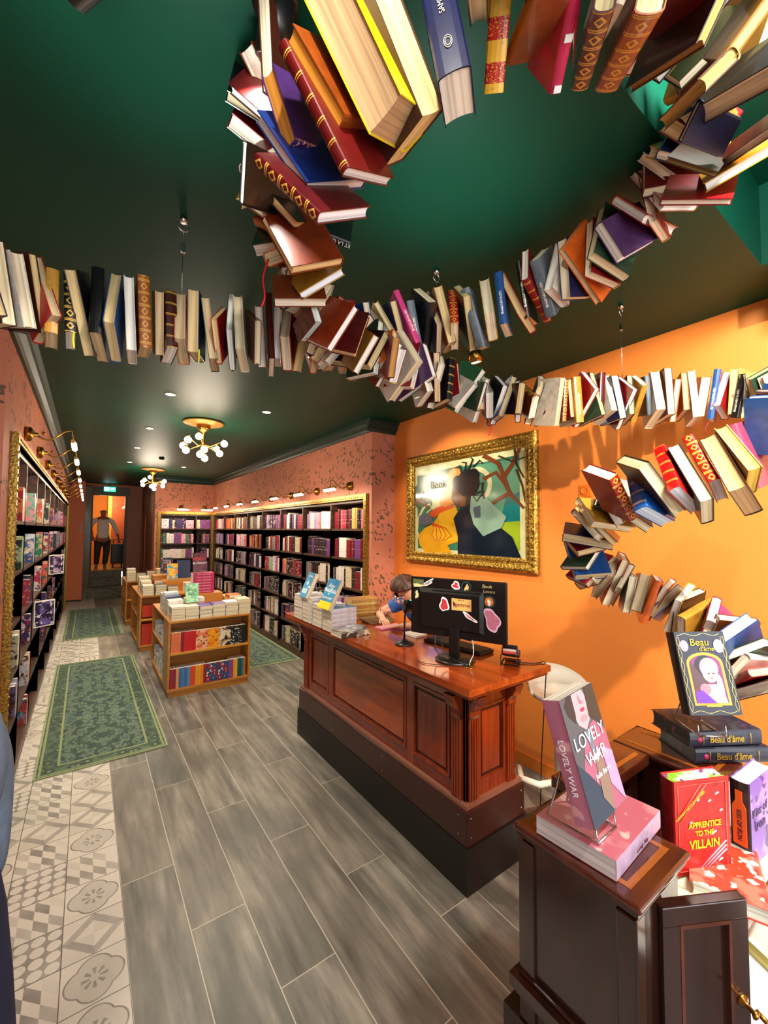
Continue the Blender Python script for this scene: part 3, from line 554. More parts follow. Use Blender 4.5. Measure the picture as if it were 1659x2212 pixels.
def hang_book(pos,q,H,Wd,T,cov,page,style,seg,nm):
    t=bpy.data.objects.new('hanging_book',None); t.empty_display_size=.03; COL.objects.link(t); t.location=pos; t.rotation_mode='QUATERNION'; t.rotation_quaternion=q
    sp=style if style in ('gilt','ribs','bands','title','label') else ''
    ms=m_spine(cov,sp) if sp else m_cover(cov); T=max(T,.012)
    cv,pb=book_parts(H,Wd,T,m_cover(cov),ms,m_pages(page),t)
    if style=='gravitation': text('ET LA GRAVITATION','title',.014,mat('white_print','F0F0F0',.4),cv,M4(Matrix(((0,-1,0),(-1,0,0),(0,0,-1))),(0,0,-Wd/2-.0035)),sx=1.05)
    if style=='logo':
        mm=mat('silver_print','B8B0A0',.4); b=MB()
        for r in (.006,.009): b.tube([(r*math.cos(a*PI/6)*.8,H*.2+r*math.sin(a*PI/6)*1.4,-Wd/2-.0034) for a in range(12)],.0008,mm,4,closed=True)
        b.build('emblem',cv); text('SAMUEL','title',.014,mm,cv,M4(Matrix(((0,-1,0),(-1,0,0),(0,0,-1))),(0,-.045,-Wd/2-.0034)))
    if style=='marks':
        mm=mat('white_print','F0F0F0',.4)
        for yy in (-H*.12,H*.4): MB().box(-T*.3,T*.3,yy,yy+.01,-Wd/2-.0062,-Wd/2-.003,mm).build('ornament',cv)
    HB.append((t,seg,nm)); return t
SOLVED=[
('yellow jacketed giant',0.410,0.619,2.624,0.239,-0.586,-0.611,0.476,0.241,0.138,0.081,'E8CC10','C09C70',''),
('brown',0.444,0.624,2.616,0.184,0.275,0.691,-0.643,0.210,0.148,0.062,'4A2A1A','E8CC8C',''),
('navy blue',0.517,0.530,2.631,0.591,-0.671,0.265,-0.360,0.196,0.088,0.059,'10143C','F5EBD8','logo'),
('plum',0.445,0.382,2.624,0.059,0.382,0.866,0.317,0.200,0.139,0.032,'4A1F22','E4DFC0',''),
('yellow and red banded',0.589,0.477,2.649,0.863,-0.323,0.171,-0.348,0.131,0.144,0.035,'E8B030','E8D8A0','bands'),
('dark blue',0.508,0.322,2.626,0.037,0.407,0.854,0.322,0.200,0.138,0.031,'2A2A50','E8E4D4',''),
('tan leather',0.610,0.409,2.634,0.729,0.405,0.546,-0.077,0.216,0.045,0.029,'9A4E1A','D8A860',''),
('magenta',0.659,0.409,2.651,0.920,-0.235,-0.009,-0.314,0.123,0.138,0.022,'C81E50','F0E0D0','marks'),
('maroon gilt spined',0.699,0.355,2.624,0.891,0.206,-0.009,-0.404,0.209,0.014,0.033,'5A1A1C','E8D8A0','gilt'),
('tan gilt spined',0.751,0.320,2.623,0.900,0.221,-0.018,-0.374,0.223,0.017,0.044,'9C4A18','E8D8A0','gilt'),
('red covered',0.794,0.256,2.643,0.582,0.518,0.618,-0.104,0.206,0.073,0.012,'7A0A12','F2ECE0',''),
('dark brown',0.841,0.286,2.639,0.026,-0.231,-0.923,-0.305,0.218,0.076,0.018,'2A1208','C8904C',''),
('ochre jacketed',0.929,0.205,2.663,0.268,-0.149,-0.923,0.231,0.109,0.143,0.021,'B07A28','EAD08C',''),
('oxblood gilt spined',0.963,0.292,2.627,0.286,-0.268,-0.834,-0.388,0.216,0.010,0.027,'4E0A0C','D8B060','gilt'),
('black and cream',1.041,0.223,2.655,0.240,-0.144,-0.920,-0.274,0.231,0.112,0.040,'14141E','EFD8B0',''),
('midnight blue',1.099,0.306,2.640,0.182,-0.707,-0.602,-0.324,0.149,0.067,0.012,'0E1230','E8D0A0',''),
('brown cream edged',1.193,0.249,2.639,0.216,-0.292,-0.881,-0.303,0.232,0.068,0.020,'5A1A14','F0E4CC',''),
('gold white edged',1.267,0.303,2.653,0.366,0.055,-0.921,0.121,0.136,0.144,0.022,'B88018','F4F0E8',''),
('crimson landscape',1.257,0.377,2.632,0.291,0.287,-0.910,-0.076,0.154,0.133,0.015,'7A0810','F4DCC4',''),
('brown leather narrow',1.173,0.354,2.647,0.374,0.385,-0.831,-0.145,0.117,0.135,0.011,'4A2A10','8A6A38',''),
('amber edged leather',0.387,0.696,2.622,0.571,-0.295,-0.152,0.751,0.196,0.159,0.039,'8A3E0C','E09020',''),
('dark red ribbed',0.377,0.685,2.550,0.587,-0.454,0.275,-0.611,0.239,0.145,0.023,'5E0C0C','F4F0F0','ribs'),
('purple',0.363,0.805,2.635,0.580,-0.152,-0.152,0.786,0.171,0.130,0.037,'4A2A6A','D89030','label'),
('navy white edged',0.373,0.798,2.568,0.304,-0.707,-0.489,0.410,0.188,0.161,0.024,'14307A','F0E8E4',''),
('burgundy gilt framed',0.371,0.787,2.480,0.456,-0.438,0.214,-0.745,0.198,0.152,0.025,'5A0A12','F4F4F8','gilt'),
('black paperback',0.343,0.989,2.614,0.447,0.088,-0.300,0.838,0.183,0.119,0.015,'0A0A0C','E8E0D0',''),
('dark brown tan edged',0.400,1.032,2.625,0.449,0.621,-0.637,-0.078,0.156,0.119,0.020,'2E0E08','E0B078',''),
('black lettered',0.543,1.048,2.630,0.581,-0.254,-0.075,-0.769,0.134,0.137,0.024,'07090C','E8E0D0','gravitation'),
('ochre striped',0.520,1.078,2.575,0.110,-0.730,0.482,-0.472,0.166,0.069,0.033,'B08418','F4F0E8',''),
('red brown cream edged',0.447,1.011,2.528,0.372,-0.717,-0.437,0.397,0.180,0.153,0.027,'7A2A08','F0CC90',''),
('mustard',0.528,1.099,2.499,0.145,0.336,-0.862,0.351,0.143,0.127,0.022,'A87C14','F4F4F8',''),
('chestnut',0.493,1.140,2.464,0.195,0.513,-0.813,0.194,0.151,0.128,0.028,'6A2A08','E0D0B8',''),
('mahogany white edged',0.618,1.174,2.414,0.030,-0.264,0.822,-0.503,0.162,0.122,0.026,'8A2E0C','F4F0EC',''),
('maroon tan edged',0.695,1.184,2.411,0.186,-0.431,0.660,-0.586,0.169,0.093,0.024,'4A0A08','E0B078',''),
('ochre white edged',0.764,1.233,2.387,0.064,0.096,-0.887,0.447,0.143,0.119,0.025,'9A6A18','F4ECE4',''),
('maroon grey edged',0.544,1.188,2.400,0.143,0.018,0.989,-0.044,0.135,0.067,0.028,'5A0C14','D8E0D8',''),
('red and tan',0.927,1.287,2.415,0.073,-0.089,-0.805,0.582,0.146,0.136,0.027,'8A0A14','C89040',''),
('mauve',1.721,0.397,2.000,0.477,-0.466,0.409,-0.623,0.211,0.157,0.029,'8A3450','E8D8C0','line'),
('yellow paged',1.595,0.407,1.969,0.355,-0.353,-0.350,0.792,0.182,0.125,0.034,'C89A40','F2C450',''),
('tan paged thick',1.584,0.417,1.927,0.459,-0.450,-0.278,0.714,0.220,0.150,0.046,'3E1E14','C49A68',''),
('red gilt',1.593,0.483,1.953,0.308,-0.736,0.424,-0.428,0.193,0.127,0.031,'B8140C','E4E0E0','gilt'),
('cream paged',1.524,0.501,1.901,0.373,-0.387,-0.355,0.765,0.221,0.140,0.035,'2A201C','D8C8A0',''),
('bright red',1.523,0.535,1.920,0.208,-0.703,0.509,-0.450,0.201,0.133,0.035,'D80C08','E8EEF4','ribs'),
('olive brown',1.468,0.594,1.899,0.028,0.515,0.627,-0.583,0.205,0.141,0.038,'4A3414','C8B48C',''),
('bright blue',1.524,0.618,1.874,0.240,-0.632,0.528,-0.515,0.180,0.137,0.047,'124A94','D8E8F4','ribs'),
('red diagonal',1.468,0.720,1.884,0.707,-0.542,-0.123,-0.437,0.202,0.131,0.037,'8A140C','E8D8C8','gilt'),
('charcoal',1.642,0.779,1.881,0.308,-0.228,0.115,-0.917,0.128,0.142,0.034,'1C2420','E8D088',''),
('@lovely_standing',0.841,0.474,1.303,0.570,0.402,0.556,0.453,0.229,0.136,0.040,'B07080','EFE6D8',''),
('@lovely_lying',0.910,0.479,1.129,0.493,-0.531,0.476,0.500,0.222,0.163,0.037,'B07080','EFE6D8',''),
('@red',1.202,0.404,1.063,0.610,0.599,0.352,0.382,0.217,0.148,0.040,'C01010','F0F0D0',''),
('@purple',1.412,0.347,1.031,0.540,0.513,0.449,0.493,0.214,0.141,0.041,'5A3080','F8F4F0',''),
('@beau_standing',1.600,0.508,1.307,0.686,0.586,0.367,0.226,0.244,0.154,0.044,'181A26','201018',''),
('@beau_top',1.708,0.542,1.107,0.327,-0.612,-0.371,-0.617,0.244,0.167,0.042,'181A26','201018',''),
('@beau_low',1.803,0.554,1.034,0.310,-0.595,-0.358,-0.649,0.239,0.156,0.045,'181A26','201018',''),
('@blue_near',1.445,2.693,1.283,0.680,0.692,0.218,-0.109,0.225,0.141,0.037,'1080B0','F0E0C0',''),
('@blue_far',1.456,3.076,1.306,0.686,0.693,0.145,-0.165,0.206,0.130,0.036,'1088A8','F0E0C0',''),
]
DISP={}
for r in SOLVED:
    if r[0][0]=='@': DISP[r[0][1:]]=(Vector(r[1:4]),Quaternion(r[4:8]),r[8:11]); continue
    i=len(HB); seg='large near loop' if i<37 else 'lower loop beside the orange wall'
    hang_book(r[1:4],Quaternion(r[4:8]),r[8],max(.06,abs(r[9])),r[10],r[11],r[12],r[13],seg,r[0])
# path of the spiral: (px,py,depth) control points turned into places in the room
COLN={'4E0A0C':'oxblood','7A0A14':'dark red','A8141C':'red','C01830':'crimson','3A160C':'dark brown','6E3212':'brown','9C5420':'tan brown','B8842C':'ochre','D8B060':'pale tan','14204A':'navy','1A4A8A':'blue','0E0E12':'black','24402C':'dark green','2E6A44':'green','4A2E5A':'purple','8A7A6A':'taupe','D8D0C0':'cream','E0641A':'orange','5A6670':'slate grey','C8387A':'pink'}
CK=list(COLN)
def spline(P):
    out=[]; n=len(P)
    for i in range(n-1):
        p0,p1,p2,p3=P[max(0,i-1)],P[i],P[i+1],P[min(n-1,i+2)]
        for k in range(24):
            t=k/24; out.append(.5*((2*p1)+(p2-p0)*t+(2*p0-5*p1+4*p2-p3)*t*t+(3*p1-p0-3*p2+p3)*t**3))
    out.append(P[-1]); return out
def strand(ctrl,seg,seed,cols,pitch=.036,tilt=.5,skip=0,roll=.55,hs=.2,back=0.):
    rnd=random.Random(seed); P=spline([PD(x,y,z+back) for x,y,z in ctrl]); acc=[0]
    for a,b in zip(P,P[1:]): acc.append(acc[-1]+(b-a).length)
    s=.01; k=0; ci=0
    while s<acc[-1]:
        while acc[k+1]<s and k<len(acc)-2: k+=1
        f=(s-acc[k])/max(1e-6,acc[k+1]-acc[k]); p=P[k].lerp(P[k+1],f); t=(P[k+1]-P[k]).normalized()
        e=cols[ci%len(cols)]; ci+=1
        if isinstance(e,str): e=(e,)
        c=e[0]; face=e[1] if len(e)>1 else rnd.choice('FFFSSB')
        T=rnd.uniform(.022,.042); H=rnd.uniform(hs-.025,hs+.03); Wd=H*rnd.uniform(.62,.72)
        u=Vector((0,0,1)); u=(u-t*u.dot(t))
        if u.length<.3: u=Vector((0,0,1)).cross(t)
        u.normalize(); n=t.cross(u).normalized()
        if n.dot(CAM-p)<0: n=-n     # n points into the aisle
        ph={'F':0,'S':PI,'B':rnd.choice((PI/2,-PI/2))}[face]+rnd.gauss(0,roll*.5)
        # n tilted slightly downwards so the lower ends show
        a=rnd.gauss(.0,roll)
        U=(u*math.cos(a)+n*math.sin(a)); Nn=(n*math.cos(a)-u*math.sin(a))
        if face=='S': Nn=-Nn
        if face=='B': U,Nn=Nn,-U
        tt=(t+u*rnd.gauss(0,tilt*.35)+n*rnd.gauss(0,tilt*.5)).normalized()
        Z=(Nn-tt*Nn.dot(tt)).normalized(); Y=Z.cross(tt).normalized()
        q=Matrix((tt,Y,Z)).transposed().to_quaternion()
        pg=rnd.choice(['E8D8B0','F2EAD8','D8BE88','EFE2C4','CDB48A','F4F0E8'])
        st=rnd.choice(['gilt','ribs','title','','gilt']) if c in ('4E0A0C','7A0A14','A8141C','6E3212','9C5420','14204A','0E0E12','24402C','3A160C') else rnd.choice(['','title',''])
        hang_book(p+u*rnd.gauss(0,.008),q,H,Wd,T,c,pg,st,seg,COLN[c])
        s+=(T+pitch-.022)*rnd.uniform(.85,1.05)
C_=dict(ox='4E0A0C',dr='7A0A14',rd='A8141C',cr='C01830',db='3A160C',br='6E3212',tb='9C5420',oc='B8842C',pt='D8B060',nv='14204A',bl='1A4A8A',bk='0E0E12',dg='24402C',gr='2E6A44',pu='4A2E5A',ta='8A7A6A',cm='D8D0C0',og='E0641A',sl='5A6670',pk='C8387A')
def cl(s): return [((C_[w[:2]],w[2]) if len(w)>2 else C_[w]) for w in s.split()]
strand([(-75,600,1.15),(-10,622,1.22),(60,640,1.3),(150,668,1.38),(300,692,1.48),(400,708,1.55),(550,722,1.62),(690,732,1.7),(800,722,1.78)],'left strand',3,cl('nvF dbF cmF dbF rdF ocS bkS bkF bkS blF cmF tbS ocF dbS rdF nvF dgF rdF dgF cmF brS rdF oxS cmF rdF ocF ogF nvF pkS cmF drS blF drF cmF brS rdF tbF cmF nvF'),pitch=.034,tilt=.16,roll=.45,hs=.225)
strand([(800,722,1.78),(943,697,1.86),(1080,662,1.80),(1190,602,1.66),(1290,555,1.5),(1370,480,1.36)],'back of the large loop',5,cl('cmF ptF nvF pkS slS bkS puF tbF rdS dgF slS ptF blS rdF bkS drS slS cmF nvF ogF drF dgF puB ptF cmF rdF grF nvF bkF dgB drF rdF brF cmF oxF'),pitch=.042,tilt=.22,roll=.5,hs=.22)
strand([(1385,470,1.28),(1440,400,1.2),(1490,320,1.1),(1530,230,1.0),(1560,130,.92),(1500,40,.85),(1400,0,.82),(1250,-15,.82)],'right curve of the large loop',8,cl('rdB drF brF cmF oxB ocF nvB drF tbF drB bkF ocF brB dgF ptF bkB slF brF ptF bkB'),pitch=.034,tilt=.6,roll=.7,hs=.19,back=.12)
strand([(640,150,.86),(590,250,.97),(600,380,1.08),(620,500,1.2),(655,610,1.3),(700,700,1.42),(770,750,1.52),(850,790,1.64),(940,822,1.8),(1050,860,1.95),(1180,868,2.04)],'crossing of the strands',11,cl('dbB oxF brB bkB drF rdB brF ocB rdB nvB rdF dgB ogF brF nvF ocF drB bkF rdF cmF drB bkB dgF ogB brF tbF cmF drF puB brF dbF puF bkS drF cmF grF dgB cmF rdB sl bkF blF'),pitch=.034,tilt=.7,roll=.7,hs=.205,back=.1)
strand([(1180,868,2.04),(1343,866,2.12),(1480,860,2.08),(1600,852,1.95),(1700,850,1.75)],'right strand before the orange wall',14,cl('cmF brS drF ocS rdF dgF oxS cmF nvF drF dgF ocS slS cmF brF ogF tbF cmF drF blS rdF ptF bkS ptF dgF cmF taF drF pkF slF'),pitch=.038,tilt=.22,roll=.35,hs=.21)
strand([(1350,1085,1.58),(1292,1130,1.66),(1262,1185,1.74),(1285,1235,1.78),(1340,1265,1.76),(1410,1290,1.7),(1480,1320,1.62),(1560,1365,1.5),(1620,1420,1.4),(1665,1500,1.32)],'lower loop beside the orange wall',17,cl('bkF brB ocB tbF nvB nvB drF dgB blF rdF brF cmF rdF dbB cmF brF ogS rdF blF ptF dbF ocB drF pkF brF blS dgF cmF rdS brF taF db cmF ocF bkB ptF drF oxB dgF dbB'),pitch=.030,tilt=.45,roll=.5,hs=.18)
strand([(1700,905,1.3),(1655,930,1.25)],'lower loop beside the orange wall',19,cl('blS dbF'),tilt=.1,roll=.2)
# labels that single each book out
cnt={}
for t,seg,nm in HB: cnt[seg]=cnt.get(seg,0)+1
run={}; tot={}; kinds={}
for t,seg,nm in HB: tot[(seg,nm)]=tot.get((seg,nm),0)+1
for t,seg,nm in HB:
    k=run[(seg,nm)]=run.get((seg,nm),0)+1
    only=tot[(seg,nm)]==1
    sh,end={'left strand':('left strand','from the left'),'back of the large loop':("loop's rear",'from the left'),'right curve of the large loop':("loop's right curve",'going up'),'crossing of the strands':('crossing of the strands','going down'),'right strand before the orange wall':('right strand','from the left'),'lower loop beside the orange wall':('lower loop','going down'),'large near loop':('near big loop','along it')}[seg]
    lab=f"{nm} book hanging in the {sh}"+('' if only else f", {nth(k-1)} of its colour {end}")
    tag(t,lab,'book','books hanging in the '+seg)
def ribbon(pts,col):
    P=[PD(*q) for q in pts]; t=min(HB,key=lambda h:(h[0].location-P[0]).length)[0]
    b=MB(); q=spline(P)[::4]+[P[-1]]; b.tube(q,.0028,mat('ribbon_'+col,col,.5),5); o=b.build('ribbon_bookmark'); o.parent=t; o.matrix_parent_inverse=t.matrix_basis.inverted()
ribbon([(580,560,1.2),(568,600,1.2),(572,640,1.2),(565,662,1.2)],'D81020'); ribbon([(160,715,1.33),(158,735,1.3),(160,752,1.3)],'E8F010'); ribbon([(430,755,1.5),(430,772,1.5),(429,784,1.5)],'C8D040')
ribbon([(1055,905,1.9),(1062,925,1.88),(1056,940,1.88)],'E83020'); ribbon([(1530,912,1.9),(1524,925,1.9),(1526,936,1.9)],'8A1820')
# shelf books: single meshes with cover and pages
SHC=['16141A','2A1A22','7A1420','A82030','D85A70','E8A0B0','F0D8DC','6A3A7A','3A2A5A','B090C0','2A4A7A','6AA0C0','E8E0D4','D8C8A8','C86A30','E8A050','3A5A44','8AC0A8','5A2A1A','888080']
SHN=['black','plum black','dark red','red','coral pink','pale pink','blush','purple','indigo','lilac','blue','light blue','off-white','beige','rust','apricot','dark green','mint','brown','grey']
MSH=None
def shelf_mats():
    global MSH
    if MSH is None:
        MSH=[]
        for i,c in enumerate(SHC):
            o=SHC[(i*7+5)%20]; m=bpy.data.materials.new('shelf_cover_'+c); g=G(m); v,x,y,z=g.xyz('Object'); n=g.noise(g.comb(g.m('MULTIPLY',x,1.),g.m('MULTIPLY',y,1.),g.m('MULTIPLY',z,1.)),34,2)
            f=g.ramp(n,[(.58,(0,0,0,1)),(.62,(1,1,1,1))]); g.col(g.mix(g.m('MULTIPLY',f,.8),hx(c),hx(o))); g.b.inputs['Roughness'].default_value=.35; MSH.append(m)
    return MSH
MP=[mat('shelf_pages_cream','E8DCC0',.8),mat('shelf_pages_white','F0EAE0',.8)]
def put_book(b,M,H,Wd,T,mc,mp):
    # local: x along the shelf (thickness), y depth (front at y=0, going +y into shelf), z up
    b.box(-T/2,T/2,0,Wd,0,H,mc,M); b.box(-T/2+.002,T/2-.002,.006,Wd+.0006,.003,H+.0009,mp,M)
    b.box(-T/2+.0021,T/2-.0021,.0061,Wd-.003,H,H+.0011,mp,M)
def fill_shelf(case,axis,face,sgn,bays,levels,pick,rnd,individual,names,dirn=1,stuff=None,shc=None):
    ms=shelf_mats()
    for bi,(a0,a1) in enumerate(bays):
        for li,z in enumerate(levels):
            pos=a0+.018+ (rnd.random()*.12 if rnd.random()<.4 else 0); idx=0; run=0; end=a1-.016-(rnd.random()*.1 if rnd.random()<.3 else 0)
            while True:
                if run<=0: ci=pick(rnd,bi,li); run=rnd.choice([1,1,2,2,3,4]); T=rnd.uniform(.024,.046); H=rnd.uniform(.19,.235); Wd=rnd.uniform(.13,.15); fo=rnd.random()<.10 and individual is not None
                run-=1; w=T
                if pos+w>end: break
                q=pos+w/2; pos+=w+.0008; dp=.035+rnd.uniform(-.004,.006)
                X=face-sgn*dp
                lr=0
                if axis=='y': M=Matrix(((0,-sgn,0,X),(sgn,0,0,q),(0,0,1,z+.0005),(0,0,0,1)))
                else: M=Matrix(((1,0,0,q),(0,-sgn,0,X),(0,0,1,z+.0005),(0,0,0,1)))
                ind=individual(bi,li)
                if ind:
                    b=MB(); put_book(b,Matrix.Identity(4),H,Wd,w,ms[ci],MP[rnd.random()<.4]); o=b.build('shelved_book'); o.matrix_world=M
                    names.append((o,bi,li,idx,SHN[ci]))
                elif stuff is not None: put_book(stuff,M,H,Wd,w,ms[ci],MP[0])
                idx+=1
def pick_right(r,bi,li):
    pools=[[0,0,1,2,3,14,15,4],[5,6,12,17,4,9,3],[2,3,7,8,12,0],[0,1,1,19,9,7,16],[0,1,12,2,19,13],[0,1,19,12,13,2]]
    p=pools[(li*2+bi)%6] if li<3 else pools[3+(li+bi)%3]; return r.choice(p)
rnd=random.Random(21); NB=[]; ST=MB()
RB=[3.74]+RD+[YF-.04]; rb=list(zip(RB,RB[1:]))
fill_shelf(None,'y',XS,-1,rb,RL,pick_right,rnd,lambda b,l:(b<3 and l<2) or (b<2 and l<4),NB,stuff=ST)
for o,bi,li,i,c in NB:
    tag(o,f"{c} book, {nth(i)} from painting end, {nth(li)} shelf, {nth(bi)} bay, right bookcase",'book','books on the right-hand wall bookcase')
rnd=random.Random(5)
fill_shelf(None,'x',YF,-1,[(1.31,2.05),(2.05,XS-.03)],RL,lambda r,b,l:r.choice([0,2,7,8,10,12,13,16,14,5,19,6]),rnd,lambda b,l:False,[],stuff=ST)
tag(ST.build('shelved_books'),'rows of many-coloured small books in the farther bays of the right-hand and rear bookcases','books',kind='stuff')
# left bookcase: short rows standing against the far divider of each bay, their covers turned to the camera
SL=MB(); LB=[3.2]+LD+[LE-.06]; lb=list(zip(LB,LB[1:])); rb2=random.Random(31); ms=shelf_mats()
ROWS={0:[['D87838','C8C8F0','E07A28'],['E8A0A8','38A8A8'],['E86858','E89080','F0ECE8','303848'],['2A4038','A8A058','182028'],['C87848','E0E0D8'],['E8A8C8','D890B8'],['C8B0D0','A890B8'],['E898B8','C070A0']],
 1:[['B8D0A0','A0C088'],['3058A0','C8D8E8'],['108868','E05A48'],['E8D8B8','382870','C8A8A8'],['E08898','E8B0B8'],['302848','F0F0F8'],['88A0B0','B03038'],['90A8B8']],
 2:[[],['7A3878','201828','302030','18141C'],['D02848','F0D0D8'],['E86050','E88868'],['282028','302430'],['501828','B03040']],
 3:[['D0CCB0','E8E0C8'],['382058','201830'],['C8C0B0','D8D8D8'],['403060','E8E0E8'],['302430'],['281820']],
 4:[['7A6898','C8C0D0'],['D0D0D8','E88868','E8C0A0'],[],['402830']],5:[[],['B03828','A02820']]}
NM={'D87838':'orange','C8C8F0':'pale lilac','E07A28':'rust orange','E8A0A8':'pink','38A8A8':'teal','E86858':'coral','E89080':'salmon','F0ECE8':'white','303848':'navy'}
def cname(h):
    c=[int(h[k:k+2],16) for k in (0,2,4)]; best=min(range(20),key=lambda q:sum((c[k]-int(SHC[q][2*k:2*k+2],16))**2 for k in range(3))); return NM.get(h,SHN[best])
for li,rows in ROWS.items():
    z=LL[li]
    for bi,row in enumerate(rows):
        a0,a1=lb[bi]; p=a1-.0135
        for i,h in enumerate(row[::-1]):
            for c in range(2 if i<len(row)-1 else 1):
                T=rb2.uniform(.026,.04); H=rb2.uniform(.2,.25); Wd=.15; k=SHC.index(min(SHC,key=lambda q:sum((int(h[m:m+2],16)-int(q[m:m+2],16))**2 for m in (0,2,4))))
                m=m_art(h,SHC[(k*3+bi+1)%20],SHC[(k*7+li+4)%20],17,bi*5+li+i) if (i==len(row)-1) else m_cover(h)
                M=Matrix(((0,-1,0,XL-.004),(1,0,0,p-T/2),(0,0,1,z+.0005),(0,0,0,1))); b=MB(); put_book(b,Matrix.Identity(4),H,Wd,T-.001,m,MP[1]); o=b.build('shelved_book'); o.matrix_world=M; p-=T
                nbr=len(row)-1-i
                tag(o,f"{cname(h)} book, {nth(nbr)} {'pair' if i<len(row)-1 else 'one'}{' front' if c and i<len(row)-1 else ''}, {nth(li)} shelf, {nth(bi)} bay, left bookcase",'book','books on the left-hand bookcase')
        if bi in (3,4,6) and li in (1,2) :
            for q in range(8): put_book(SL,Matrix(((0,-1,0,XL-.02),(1,0,0,a0+.04+q*.032),(0,0,1,z+.0005),(0,0,0,1))),.21,.14,.03,ms[(q*3+bi+li)%20],MP[1])
# face-out display copies facing the aisle, held in front of the shelves
for (y,z,c,lb_) in ((6.9,1.16,['302850','B898B8','E8E0F0'],'dark violet'),(5.2,.81,['281C40','6858A0','D8D0E8'],'indigo framed')):
    b=MB(); art=m_art(*c,12,3); b.box(0,.02,-.094,.094,0,.248,MP[1]); b.box(-.0008,.0208,-.086,.086,.01,.238,art); o=b.build('shelved_book'); o.location=(XL+.045,y,z); o.rotation_euler=(0,0,-.9); tag(o,f'face-out {lb_} book with white border jutting from the left-hand bookcase','book')
for bi in range(8,10):
    for li in range(0,3):
        for q in range(6): put_book(SL,Matrix(((0,-1,0,XL-.01),(1,0,0,lb[bi][1]-.05-q*.032),(0,0,1,LL[li]+.0005),(0,0,0,1))),.21,.14,.03,ms[(q*3+bi+li)%20],MP[1])
tag(SL.build('shelved_books'),'rows of small books in the farther and lower bays of the left-hand bookcase','books',kind='stuff')

SPB=Matrix(((0,1,0),(1,0,0),(0,0,-1))); FRT=Matrix(((0,0,-1),(0,1,0),(1,0,0))); SPD=Matrix(((0,-1,0),(-1,0,0),(0,0,-1)))
# ---------------- generic flat-lying or standing trade book ----------------
def trade(pos,rz,L,Wd,T,cov,page,label,group=None,stand=False,spine=None,soft=True,art=None,tilt=0):
    # lying: local X=length, Y=width (spine at -Y), Z=thickness
    t=bpy.data.objects.new('paperback' if soft else 'hardback',None); t.empty_display_size=.03; COL.objects.link(t); t.rotation_mode='QUATERNION'
    base=Matrix(((0,1,0),(0,0,1),(1,0,0)))   # local Y long->world X, Z width->world Y, X thickness->world Z
    if stand: base=Matrix(((0,0,1),(1,0,0),(0,1,0)))   # front cover = local -X, facing world -Y
    R3=Matrix.Rotation(rz,3,'Z')@Matrix.Rotation(tilt,3,'X')@base
    t.rotation_quaternion=R3.to_quaternion(); t.location=pos
    mc=art or m_cover(cov); cv,pb=book_parts(L,Wd,T,mc,m_cover(spine) if spine else mc,m_pages(page),t,soft=soft)
    tag(t,label,'book',group); return t,cv
PN=mat('pine_edge','C8902E',.4)
def island(x0,x1,y0,y1,top,label,bays,side=True):
    t=thing('display_island',label,'bookcase',((x0+x1)/2,(y0+y1)/2,0),'pine display islands',world=True); w=.022
    b=MB(); b.box(x0+.015,x1-.015,y0+.015,y1-.015,0,.06,M_PINE); b.build('plinth',t)
    b=MB(); b.bbox(x0,x1,y0,y1,.06,.085,M_PINE,.003); b.build('bottom_board',t)
    b=MB(); b.bbox(x0,x1,y0,y1,top-w,top,M_PINE,.003); b.build('top_board',t)
    for x in (x0,x1-w): b=MB(); b.box(x,x+w,y0+.001,y0+.30,.0851,top-w-.0001,M_PINE); b.build('side_panel',t)
    b=MB(); b.box(x0+w,x1-w,y0+.29,y0+.30,.0851,top-w-.0001,M_PINE); b.build('back_panel',t)
    b=MB(); b.bbox(x0+w,x1-w,y0+.002,y0+.289,.43,.455,PN,.003); b.build('shelf',t)
    for y in (y0+.31,y1-w): b=MB(); b.box(x0,x1,y,y+w,.0851,top-w-.0001,M_PINE); b.build('side_panel',t)
    b=MB(); b.box(x0+.3,x0+.31,y0+.333,y1-w-.001,.0851,top-w-.0001,M_PINE); b.build('back_panel',t)
    b=MB(); b.box(x0+.003,x0+.299,y0+.333,y1-w-.001,.43,.452,M_PINE); b.build('shelf',t)
    return t
TOP=.785
island(.715,1.565,4.85,6.15,TOP,'low pine display island nearest the counter, books on two shelves and stacks on top',2)
island(.64,1.5,6.9,8.3,TOP,'second pine display island, behind the nearest, with red books in its end bay',2)
island(.6,1.4,8.95,10.0,TOP,'farthest pine display island, before the passage to the steps',1)
# books on the two front shelves of the near island
def front_row(y,z,items,where):
    x=.745; n=0; seen={}
    for c,nm,T,fo in items:
        H=.2 if z<.4 else .205
        b=MB()
        if fo:
            Wd=.12; b.box(-Wd/2,Wd/2,0,.04,0,H,c); b.box(-Wd/2+.001,Wd/2-.0,.002,.038,.002,H+.0008,MP[1]); w=Wd
        else: put_book(b,Matrix.Identity(4),H,.13,T,c,MP[1]); w=T
        o=b.build('paperback'); o.location=(x+w/2,y+.015,z+.0005); x+=w+.001; n+=1; seen[nm]=seen.get(nm,0)+1
        tag(o,f"{nm}, {nth(n-1)} from left, {where} front shelf, nearest island",'book','books on the front shelves of the nearest island')
CV=lambda h:m_cover(h)
row1=[(CV('E8784A'),'orange paperback',.03,0)]*3+[(CV('8A1420'),'dark red paperback',.03,0)]+[(CV('D01818'),'bright red paperback',.028,0)]*4+[(m_art('F0B890','E87848','2A1A1A',16,3),'peach face-out book with black lettering',.04,1),(m_art('F0A818','E88A10','C84A10',12,4),'yellow face-out book',.04,1),(m_art('E8DCC0','181818','C86A20',18,5),'black and cream face-out book',.04,1),(m_art('141818','1A2422','D8D8D0',24,6),'black face-out book',.04,1)]+[(CV('181C1C'),'black paperback',.024,0)]*2
front_row(4.85,.4555,row1,'upper')
